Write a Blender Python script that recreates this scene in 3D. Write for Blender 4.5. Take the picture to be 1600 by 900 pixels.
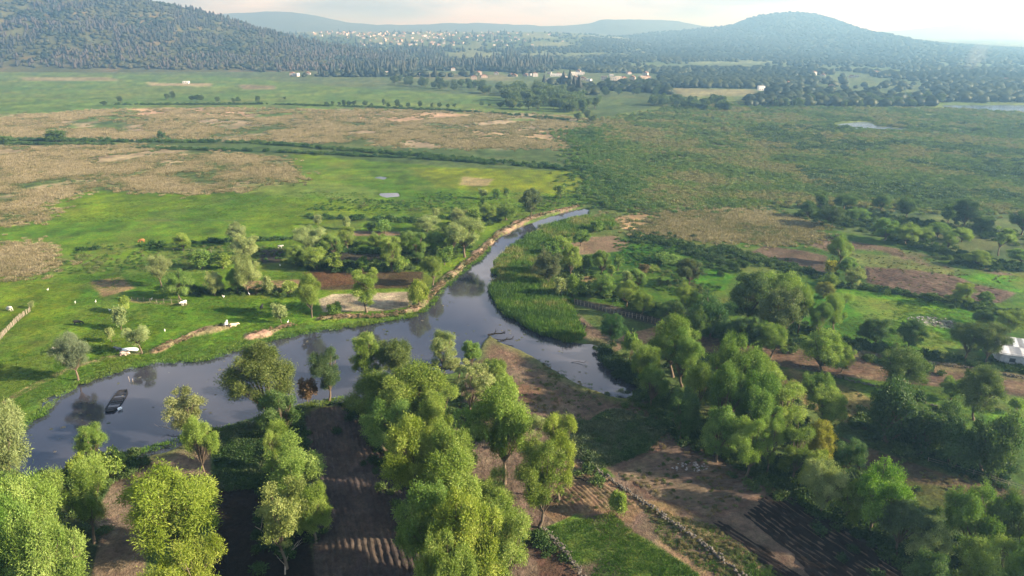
import bpy, bmesh, math, random
import numpy as np
from mathutils import Vector, Matrix, Euler

SC = bpy.context.scene
for o in list(bpy.data.objects):
    bpy.data.objects.remove(o)
COL = SC.collection
R = math.radians

# ------------------------------------------------------------------ camera
CAM_H = 80.0
PITCH = R(20.6)                      # camera looks this far below the horizon
FPX = 1067.0                         # focal length for a 1600 px wide picture
cam_d = bpy.data.cameras.new('camera')
cam_d.sensor_width = 36.0
cam_d.lens = FPX / 1600 * 36.0
cam_d.clip_start = 1.0
cam_d.clip_end = 60000
cam = bpy.data.objects.new('camera', cam_d)
cam.location = (0, 0, CAM_H)
cam.rotation_euler = (math.pi / 2 - PITCH, 0, 0)
COL.objects.link(cam)
SC.camera = cam

# ------------------------------------------------------------------ light
SUN_EL, SUN_AZ = R(22.5), R(101)       # azimuth clockwise from the view direction (+Y): from the right, a little behind
sd = Vector((math.sin(SUN_AZ) * math.cos(SUN_EL), math.cos(SUN_AZ) * math.cos(SUN_EL), math.sin(SUN_EL)))
sun_d = bpy.data.lights.new('sun', 'SUN')
sun_d.energy = 5.0
sun_d.angle = R(0.6)
sun_d.color = (1.0, 0.88, 0.70)
sun = bpy.data.objects.new('sun', sun_d)
sun.rotation_euler = sd.to_track_quat('Z', 'Y').to_euler()
sun.location = (0, 0, 300)
COL.objects.link(sun)

W = bpy.data.worlds.new('World')
SC.world = W
W.use_nodes = True
nt = W.node_tree
nt.nodes.clear()
N = nt.nodes.new
wo = N('ShaderNodeOutputWorld'); bg = N('ShaderNodeBackground')
sky = N('ShaderNodeTexSky'); sky.sky_type = 'NISHITA'; sky.sun_disc = False
sky.sun_elevation = SUN_EL; sky.sun_rotation = SUN_AZ
sky.altitude = 2000; sky.air_density = 1.0; sky.dust_density = 1.0; sky.ozone_density = 1.5
tc = N('ShaderNodeTexCoord')
sep = N('ShaderNodeSeparateXYZ'); nt.links.new(tc.outputs['Generated'], sep.inputs[0])
def wmath(op, a, b=None, clamp=False):
    n = N('ShaderNodeMath'); n.operation = op; n.use_clamp = clamp
    for i, v in enumerate((a, b)):
        if v is None: continue
        if isinstance(v, (int, float)): n.inputs[i].default_value = v
        else: nt.links.new(v, n.inputs[i])
    return n.outputs[0]
zz = wmath('ADD', wmath('MAXIMUM', sep.outputs['Z'], 0.0), 0.10)
cmb = N('ShaderNodeCombineXYZ')
nt.links.new(wmath('DIVIDE', sep.outputs['X'], zz), cmb.inputs[0])
nt.links.new(wmath('DIVIDE', sep.outputs['Y'], zz), cmb.inputs[1])
nz = N('ShaderNodeTexNoise'); nz.inputs['Scale'].default_value = 0.62; nz.inputs['Detail'].default_value = 7
nz.inputs['Roughness'].default_value = 0.55; nz.inputs['Distortion'].default_value = 0.35
nt.links.new(cmb.outputs[0], nz.inputs['Vector'])
cov = N('ShaderNodeMapRange'); cov.inputs['From Min'].default_value = 0.37; cov.inputs['From Max'].default_value = 0.62
nt.links.new(nz.outputs[0], cov.inputs[0])
nz2 = N('ShaderNodeTexNoise'); nz2.inputs['Scale'].default_value = 1.7; nz2.inputs['Detail'].default_value = 6
nt.links.new(cmb.outputs[0], nz2.inputs['Vector'])
cr = N('ShaderNodeValToRGB')
cr.color_ramp.elements[0].position = 0.43; cr.color_ramp.elements[0].color = (1.9, 2.3, 3.6, 1)
cr.color_ramp.elements[1].position = 0.62; cr.color_ramp.elements[1].color = (10.5, 10.1, 10.3, 1)
nt.links.new(nz2.outputs[0], cr.inputs[0])
cr2 = N('ShaderNodeValToRGB')            # the far bank of cloud, lit through
cr2.color_ramp.elements[0].position = 0.40; cr2.color_ramp.elements[0].color = (1.7, 2.05, 2.5, 1)
cr2.color_ramp.elements[1].position = 0.62; cr2.color_ramp.elements[1].color = (4.6, 4.8, 5.0, 1)
nz3 = N('ShaderNodeTexNoise'); nz3.inputs['Scale'].default_value = 1.0; nz3.inputs['Detail'].default_value = 6
mp3 = N('ShaderNodeMapping'); mp3.inputs['Scale'].default_value = (5, 5, 22)
nt.links.new(tc.outputs['Generated'], mp3.inputs[0]); nt.links.new(mp3.outputs[0], nz3.inputs['Vector'])
nt.links.new(nz3.outputs[0], cr2.inputs[0])
low = N('ShaderNodeMapRange'); low.interpolation_type = 'SMOOTHSTEP'
low.inputs['From Min'].default_value = 0.24; low.inputs['From Max'].default_value = 0.05
nt.links.new(sep.outputs['Z'], low.inputs[0])
mx = N('ShaderNodeMix'); mx.data_type = 'RGBA'
nt.links.new(wmath('MULTIPLY', cov.outputs[0], 0.95), mx.inputs['Factor']); nt.links.new(sky.outputs[0], mx.inputs['A']); nt.links.new(cr.outputs[0], mx.inputs['B'])
mxl = N('ShaderNodeMix'); mxl.data_type = 'RGBA'
nt.links.new(wmath('MULTIPLY', low.outputs[0], 0.92), mxl.inputs['Factor']); nt.links.new(mx.outputs['Result'], mxl.inputs['A']); nt.links.new(cr2.outputs[0], mxl.inputs['B'])
mxg = N('ShaderNodeMix'); mxg.data_type = 'RGBA'; mxg.inputs['B'].default_value = (.9, 1.0, .8, 1)      # below the horizon: land, not cloud
grd = N('ShaderNodeMapRange'); grd.inputs['From Min'].default_value = -0.015; grd.inputs['From Max'].default_value = -0.05
nt.links.new(sep.outputs['Z'], grd.inputs[0]); nt.links.new(grd.outputs[0], mxg.inputs['Factor']); nt.links.new(mxl.outputs['Result'], mxg.inputs['A'])
mx = mxg
nt.links.new(mx.outputs['Result'], bg.inputs['Color'])
bg.inputs['Strength'].default_value = 0.055
nt.links.new(bg.outputs[0], wo.inputs[0])

SC.view_settings.view_transform = 'Standard'
SC.view_settings.look = 'None'
SC.view_settings.exposure = 2.08
SC.view_settings.gamma = 1.0
SC.view_settings.use_curve_mapping = False
SC.render.engine = 'CYCLES'
SC.cycles.max_bounces = 6
SC.cycles.diffuse_bounces = 3
SC.cycles.glossy_bounces = 2
SC.cycles.transmission_bounces = 3
SC.cycles.volume_bounces = 0
SC.cycles.transparent_max_bounces = 6
SC.cycles.use_denoising = True
SC.cycles.sample_clamp_indirect = 2.5
SC.cycles.use_adaptive_sampling = False

# ------------------------------------------------------------------ numbers
CP, SP = math.cos(PITCH), math.sin(PITCH)
def ray(px, py):
    r = (px - 800) / FPX; u = (450 - py) / FPX
    return (r, CP + u * SP, -SP + u * CP)
def G(px, py, z=0.0):
    """photo pixel -> point on the level ground"""
    r = ray(px, py)
    t = (CAM_H - z) / max(-r[2], 1e-4)
    return Vector((r[0] * t, r[1] * t, z))
def depth(y, z=0.0):
    return y * CP + (CAM_H - z) * SP
def mpp(py):
    """metres per photo pixel on the ground at that row"""
    p = G(800, py); return depth(p.y) / FPX

def _hash(ix, iy, seed):
    h = (ix.astype(np.int64) * 374761393 + iy.astype(np.int64) * 668265263 + seed * 2147483647) & 0xffffffff
    h = ((h ^ (h >> 13)) * 1274126177) & 0xffffffff
    h = (h ^ (h >> 16)) & 0xffffffff
    return h.astype(np.float64) / 4294967295.0
def vnoise(x, y, seed=0):
    ix = np.floor(x); iy = np.floor(y); fx = x - ix; fy = y - iy
    fx = fx * fx * fx * (fx * (fx * 6 - 15) + 10); fy = fy * fy * fy * (fy * (fy * 6 - 15) + 10)
    a = _hash(ix, iy, seed); b = _hash(ix + 1, iy, seed); c = _hash(ix, iy + 1, seed); d = _hash(ix + 1, iy + 1, seed)
    return (a + (b - a) * fx) * (1 - fy) + (c + (d - c) * fx) * fy
def fbm(x, y, scale, seed=0, octaves=4, gain=0.5):
    """0..1 noise, feature size about `scale` metres"""
    v = 0; amp = 1; tot = 0; f = 1.0 / scale
    for o in range(octaves):
        c, s = math.cos(o * 0.9 + seed), math.sin(o * 0.9 + seed)
        v = v + amp * vnoise((x * c - y * s) * f + 17.3 * o, (x * s + y * c) * f - 9.1 * o, seed + o * 31)
        tot += amp; amp *= gain; f *= 2.03
    return v / tot
def sstep(a, b, x):
    t = np.clip((x - a) / (b - a), 0, 1); return t * t * (3 - 2 * t)
def poly_sd(X, Y, poly):
    """signed distance to a polygon, positive inside"""
    P = np.asarray(poly, float); n = len(P)
    d = np.full(X.shape, 1e18); ins = np.zeros(X.shape, bool)
    for i in range(n):
        x0, y0 = P[i]; x1, y1 = P[(i + 1) % n]
        ex, ey = x1 - x0, y1 - y0
        L = ex * ex + ey * ey + 1e-12
        t = np.clip(((X - x0) * ex + (Y - y0) * ey) / L, 0, 1)
        d = np.minimum(d, (X - x0 - t * ex) ** 2 + (Y - y0 - t * ey) ** 2)
        if y0 != y1:
            c = ((y0 > Y) != (y1 > Y)) & (X < (x1 - x0) * (Y - y0) / (y1 - y0) + x0)
            ins ^= c
    d = np.sqrt(d)
    return np.where(ins, d, -d)
def line_d(X, Y, pts):
    d = np.full(X.shape, 1e18)
    for (x0, y0), (x1, y1) in zip(pts[:-1], pts[1:]):
        ex, ey = x1 - x0, y1 - y0
        t = np.clip(((X - x0) * ex + (Y - y0) * ey) / (ex * ex + ey * ey + 1e-12), 0, 1)
        d = np.minimum(d, (X - x0 - t * ex) ** 2 + (Y - y0 - t * ey) ** 2)
    return np.sqrt(d)
def WP(pts, z=0.0):
    return [tuple(G(x, y, z)[:2]) for x, y in pts]

# ------------------------------------------------------------------ objects
def tag(o, label=None, cat=None, group=None, kind=None):
    if label: o['label'] = label
    if cat: o['category'] = cat
    if group: o['group'] = group
    if kind: o['kind'] = kind
    return o
def link(name, data, parent=None, loc=None):
    o = bpy.data.objects.new(name, data)
    COL.objects.link(o)
    if parent is not None: o.parent = parent
    if loc is not None: o.location = loc
    return o
def mesh_np(name, V, F, mats=(), smooth=True, cols=None, mi=None):
    """V (n,3); F (m,3) or (m,4)"""
    V = np.asarray(V, np.float32); F = np.asarray(F, np.int32)
    me = bpy.data.meshes.new(name)
    me.vertices.add(len(V)); me.vertices.foreach_set('co', V.ravel())
    m, k = F.shape
    me.loops.add(m * k); me.loops.foreach_set('vertex_index', F.ravel())
    me.polygons.add(m)
    me.polygons.foreach_set('loop_start', np.arange(0, m * k, k, dtype=np.int32))
    me.polygons.foreach_set('loop_total', np.full(m, k, np.int32))
    me.polygons.foreach_set('use_smooth', np.full(m, smooth, bool))
    if mi is not None: me.polygons.foreach_set('material_index', np.asarray(mi, np.int32))
    for nm, arr in (cols or {}).items():
        arr = np.asarray(arr, np.float32)
        if arr.ndim == 1:
            a = me.attributes.new(nm, 'FLOAT', 'POINT'); a.data.foreach_set('value', arr)
        else:
            a = me.attributes.new(nm, 'FLOAT_COLOR', 'POINT')
            a.data.foreach_set('color', np.concatenate([arr, np.ones((len(arr), 1), np.float32)], 1).ravel())
    me.update(calc_edges=True); me.validate()
    for mt in mats: me.materials.append(mt)
    return me
def mesh_bm(name, bm, mats=(), smooth=False):
    me = bpy.data.meshes.new(name)
    for f in bm.faces: f.smooth = smooth
    bm.to_mesh(me); bm.free()
    for mt in mats: me.materials.append(mt)
    return me
def bm_box(bm, c, s, rot=0, tilt=(0, 0)):
    M = Matrix.Translation(c) @ Euler((tilt[0], tilt[1], rot)).to_matrix().to_4x4() @ Matrix.Diagonal((s[0], s[1], s[2], 1))
    return bmesh.ops.create_cube(bm, size=1.0, matrix=M)['verts']
def tube(pts, rads, sides=6, cap=True):
    """(V, F quads) of a tapered bent tube"""
    pts = [Vector(p) for p in pts]; V = []; F = []
    for i, p in enumerate(pts):
        d = (pts[min(i + 1, len(pts) - 1)] - pts[max(i - 1, 0)]).normalized()
        a = d.orthogonal().normalized() if abs(d.z) < 0.95 else Vector((1, 0, 0)); a = (a - d * a.dot(d)).normalized(); b = d.cross(a)
        for k in range(sides):
            t = 2 * math.pi * k / sides
            V.append(p + (a * math.cos(t) + b * math.sin(t)) * rads[i])
    for i in range(len(pts) - 1):
        for k in range(sides):
            k2 = (k + 1) % sides
            F.append((i * sides + k, i * sides + k2, (i + 1) * sides + k2, (i + 1) * sides + k))
    return [tuple(v) for v in V], F
def join(parts):
    V = []; F = []
    for v, f in parts:
        o = len(V); V += list(v); F += [tuple(i + o for i in q) for q in f]
    return V, F

# ------------------------------------------------------------------ materials
def material(name):
    m = bpy.data.materials.new(name); m.use_nodes = True
    t = m.node_tree; t.nodes.clear()
    out = t.nodes.new('ShaderNodeOutputMaterial')
    return m, t, out
class NT:
    def __init__(s, t): s.t = t
    def n(s, typ, **kw):
        nd = s.t.nodes.new(typ)
        for k, v in kw.items(): setattr(nd, k, v)
        return nd
    def l(s, a, b): s.t.links.new(a, b)
    def math(s, op, a, b=None, clamp=False):
        n = s.n('ShaderNodeMath', operation=op, use_clamp=clamp)
        for i, v in enumerate((a, b)):
            if v is None: continue
            if isinstance(v, (int, float)): n.inputs[i].default_value = v
            else: s.l(v, n.inputs[i])
        return n.outputs[0]
    def noise(s, vec, scale, detail=4, rough=0.6):
        n = s.n('ShaderNodeTexNoise'); n.inputs['Scale'].default_value = scale; n.inputs['Detail'].default_value = detail
        n.inputs['Roughness'].default_value = rough
        if vec is not None: s.l(vec, n.inputs['Vector'])
        return n.outputs[0]
    def maprange(s, v, a, b, c, d):
        n = s.n('ShaderNodeMapRange'); n.inputs[1].default_value = a; n.inputs[2].default_value = b
        n.inputs[3].default_value = c; n.inputs[4].default_value = d; s.l(v, n.inputs[0]); return n.outputs[0]
    def scale_col(s, col, fac):
        n = s.n('ShaderNodeVectorMath', operation='SCALE')
        s.l(col, n.inputs[0]); s.l(fac, n.inputs['Scale']); return n.outputs[0]
    def mul_col(s, a, b):
        n = s.n('ShaderNodeVectorMath', operation='MULTIPLY'); s.l(a, n.inputs[0]); s.l(b, n.inputs[1]); return n.outputs[0]

def m_plain(name, col, rough=0.9, var=0.35, scale=1.5, spec=0.15, bump=0.0):
    m, t, out = material(name); q = NT(t)
    b = q.n('ShaderNodeBsdfPrincipled'); b.inputs['Roughness'].default_value = rough
    b.inputs['Specular IOR Level'].default_value = spec
    g = q.n('ShaderNodeTexCoord').outputs['Object']
    nz = q.noise(g, scale, 5)
    rgb = q.n('ShaderNodeRGB'); rgb.outputs[0].default_value = (*col, 1)
    q.l(q.scale_col(rgb.outputs[0], q.maprange(nz, 0.3, 0.7, 1 - var, 1 + var)), b.inputs['Base Color'])
    if bump:
        bp = q.n('ShaderNodeBump'); bp.inputs['Distance'].default_value = bump; q.l(nz, bp.inputs['Height']); q.l(bp.outputs[0], b.inputs['Normal'])
    q.l(b.outputs[0], out.inputs[0])
    return m

def m_ground(name, fine=1.0):
    m, t, out = material(name); q = NT(t)
    b = q.n('ShaderNodeBsdfPrincipled'); b.inputs['Roughness'].default_value = 0.95; b.inputs['Specular IOR Level'].default_value = 0.08
    a = q.n('ShaderNodeAttribute'); a.attribute_name = 'col'
    pos = q.n('ShaderNodeNewGeometry').outputs['Position']
    n1 = q.noise(pos, 0.9, 6, 0.65); n2 = q.noise(pos, 0.16, 4, 0.6); n3 = q.noise(pos, 3.2, 3, 0.6)
    f = q.math('MULTIPLY', q.maprange(n1, 0.32, 0.68, 0.62, 1.38), q.maprange(n2, 0.3, 0.7, 0.75, 1.25))
    f = q.math('MULTIPLY', f, q.maprange(n3, 0.3, 0.7, 0.8, 1.2))
    hs = q.n('ShaderNodeHueSaturation'); q.l(a.outputs['Color'], hs.inputs['Color'])
    q.l(q.maprange(q.noise(pos, 0.35, 4), 0.3, 0.7, 0.475, 0.525), hs.inputs['Hue'])
    q.l(q.scale_col(hs.outputs[0], f), b.inputs['Base Color'])
    bp = q.n('ShaderNodeBump'); bp.inputs['Distance'].default_value = 0.55 * fine; bp.inputs['Strength'].default_value = 0.9
    q.l(q.math('ADD', n1, q.math('MULTIPLY', n3, 0.35)), bp.inputs['Height']); q.l(bp.outputs[0], b.inputs['Normal'])
    q.l(b.outputs[0], out.inputs[0])
    return m

def m_leaf(name, use='OBJECT', trans=0.30):
    """foliage: colour from the object (trees) or from the scattered copy (undergrowth), varied per leaf"""
    m, t, out = material(name); q = NT(t)
    if use == 'OBJECT':
        c = q.n('ShaderNodeObjectInfo').outputs['Color']
    else:
        a = q.n('ShaderNodeAttribute'); a.attribute_type = 'INSTANCER'; a.attribute_name = 'tint'; c = a.outputs['Color']
    v = q.n('ShaderNodeAttribute'); v.attribute_name = 'vary'
    hs = q.n('ShaderNodeHueSaturation'); q.l(c, hs.inputs['Color'])
    q.l(q.maprange(v.outputs['Fac'], 0, 1, 0.52, 0.485), hs.inputs['Hue'])
    q.l(q.maprange(v.outputs['Fac'], 0, 1, 1.1, 0.88), hs.inputs['Saturation'])
    col = q.scale_col(hs.outputs[0], q.maprange(v.outputs['Fac'], 0, 1, 0.45, 1.5))
    d = q.n('ShaderNodeBsdfDiffuse'); q.l(col, d.inputs[0])
    tr = q.n('ShaderNodeBsdfTranslucent')
    warm = q.n('ShaderNodeVectorMath', operation='MULTIPLY'); q.l(col, warm.inputs[0]); warm.inputs[1].default_value = (1.08, 1.28, 0.45)
    q.l(warm.outputs[0], tr.inputs[0])
    mx = q.n('ShaderNodeMixShader'); mx.inputs[0].default_value = trans
    q.l(d.outputs[0], mx.inputs[1]); q.l(tr.outputs[0], mx.inputs[2])
    gl = q.n('ShaderNodeBsdfGlossy'); gl.inputs['Roughness'].default_value = 0.45; gl.inputs[0].default_value = (0.8, 0.85, 0.8, 1)
    mx2 = q.n('ShaderNodeMixShader'); mx2.inputs[0].default_value = 0.012
    q.l(mx.outputs[0], mx2.inputs[1]); q.l(gl.outputs[0], mx2.inputs[2])
    q.l(mx2.outputs[0], out.inputs[0])
    return m

def m_objcol(name, rough=0.8, var=0.25, scale=1.0):
    m, t, out = material(name); q = NT(t)
    b = q.n('ShaderNodeBsdfPrincipled'); b.inputs['Roughness'].default_value = rough; b.inputs['Specular IOR Level'].default_value = 0.2
    c = q.n('ShaderNodeObjectInfo').outputs['Color']
    nz = q.noise(q.n('ShaderNodeTexCoord').outputs['Object'], scale, 4)
    q.l(q.scale_col(c, q.maprange(nz, 0.3, 0.7, 1 - var, 1 + var)), b.inputs['Base Color'])
    q.l(b.outputs[0], out.inputs[0])
    return m

def m_water(name='river_water', ruffled=False):
    m, t, out = material(name); q = NT(t)
    b = q.n('ShaderNodeBsdfPrincipled')
    pos = q.n('ShaderNodeNewGeometry').outputs['Position']
    murk = q.noise(pos, 0.035, 4)
    ramp = q.n('ShaderNodeValToRGB'); q.l(murk, ramp.inputs[0])
    ramp.color_ramp.elements[0].position = 0.35; ramp.color_ramp.elements[0].color = (0.018, 0.021, 0.031, 1)
    ramp.color_ramp.elements[1].position = 0.7; ramp.color_ramp.elements[1].color = (0.038, 0.037, 0.046, 1)
    q.l(ramp.outputs[0], b.inputs['Base Color'])
    b.inputs['IOR'].default_value = 1.7
    q.l(q.maprange(q.noise(pos, 0.06, 3), 0.35, 0.65, 0.01, 0.05), b.inputs['Roughness'])
    bp = q.n('ShaderNodeBump'); bp.inputs['Distance'].default_value = 0.5 if ruffled else 0.02; bp.inputs['Strength'].default_value = 0.6 if ruffled else 0.25
    q.l(q.noise(pos, .5 if ruffled else 2.4, 3), bp.inputs['Height']); q.l(bp.outputs[0], b.inputs['Normal'])
    q.l(b.outputs[0], out.inputs[0])
    return m

M_GROUND = m_ground('ground_cover')
M_SOIL = m_ground('ploughed_soil', 0.35)
M_LEAF = m_leaf('leaf')
M_FARLEAF = m_leaf('far_foliage', 'INSTANCER', 0.0)
M_SCATTER = m_leaf('undergrowth_leaf', 'INSTANCER', 0.25)
M_BARK = m_plain('bark', (0.11, 0.085, 0.06), var=0.4, scale=3)
M_DEAD = m_plain('dead_wood', (0.30, 0.26, 0.21), var=0.3, scale=3)
M_DARKWOOD = m_plain('wet_dark_wood', (0.018, 0.018, 0.02), rough=0.6, var=0.4, scale=3)
M_STONE = m_plain('field_stone', (0.085, 0.077, 0.066), var=0.5, scale=1.2)
M_WATER = m_water()
M_WATER_WIND = m_water('wind_ruffled_water', True)
M_PAINT = m_objcol('painted_wall')
M_HIDE = m_objcol('animal_hide', 0.8, 0.2, 2.0)
M_POST = m_plain('fence_wood', (0.22, 0.19, 0.15), var=0.3, scale=4)
HAZE_DENSITY = 0.00030
HAZE_COLOUR = (0.30, 0.62, 1.0, 1)
# ------------------------------------------------------------------ where things lie (traced on the photograph, laid out on the ground)
RIVER = WP([(912,327),(883,332),(838,347),(816,353),(796,365),(780,377),(766,387),(755,400),(740,413),(720,428),(703,443),(683,463),(673,482),(646,495),
    (583,505),(533,513),(480,520),(433,530),(400,537),(367,550),(320,563),(240,567),(200,575),(160,588),(127,600),(90,620),(67,648),(37,665),(25,690),(28,712),(63,730),
    (110,723),(160,717),(200,708),(247,695),(275,687),(310,676),(350,668),(400,655),(432,645),(473,632),(533,622),(590,605),(640,590),(700,575),(735,556),(742,535),
    (753,519),(773,517),(800,533),(846,557),(886,580),(923,598),(963,609),(992,613),(1000,604),(975,597),(946,583),(936,563),(923,540),(896,540),
    (866,527),(846,523),(820,510),(786,490),(771,470),(763,450),(780,433),(766,427),(773,413),(793,390),(816,376),(843,355),(873,348),(910,338)])
PONDS = {
 'pond': WP([(583,302),(600,299),(630,298),(634,305),(632,311),(620,309),(600,310),(588,308)]),
 'lake': WP([(1470,164),(1540,163.5),(1600,164),(1760,166),(1760,178),(1600,175.5),(1540,172),(1490,169)]),
 'marsh_pool': WP([(1303,195),(1330,190.5),(1358,190),(1365,196),(1400,199),(1420,202),(1390,203),(1350,200.5),(1325,198.5)]),
 'flooded_field': WP([(1165,152.5),(1185,145.5),(1200,144.5),(1195,151),(1180,153.5)]),
 'far_pool': WP([(850,124.3),(870,126.6),(880,127.6),(862,129)]),
 'small_pool': WP([(586,277.3),(594,275.6),(604,276.5),(601,279.5)]),
}
WATER_Z = -0.45
def elevation(x, y):
    """the plain climbs towards the town"""
    c = sstep(1700, 4200, y) * 62 * sstep(0.42, 0.14, np.abs(x / np.maximum(y, 1) + 0.12))
    return c + sstep(1500, 5200, y) * 16
LEVEE = [(500,499,1.5),(545,494,1.6),(583,496,1.9),(618,492,2.2),(646,484,2.2),(667,468,2.2),(684,450,2.2),(703,432,2.3),(722,417,2.4),(745,401,2.4),(765,379,2.5),(783,363,2.6),(812,347,2.8),(845,336,3.0),(885,327,3.2),(910,321,3.2)]
MOUND_A = [(246,548,1.0),(272,536,1.1),(300,525,1.2),(330,516,1.1),(352,511,0.9)]
MOUND_B = [(392,524,1.2),(420,519,1.5),(440,513,1.2),(456,508,0.9)]

grass_b, grass_y, grass_d = (.108,.205,.020), (.165,.225,.022), (.040,.110,.013)
tan, pink, soil, dark, black = (.240,.200,.115), (.240,.195,.125), (.105,.070,.048), (.040,.031,.027), (.022,.017,.015)
marsh, marsh2 = (.105,.150,.038), (.165,.165,.065)
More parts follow.
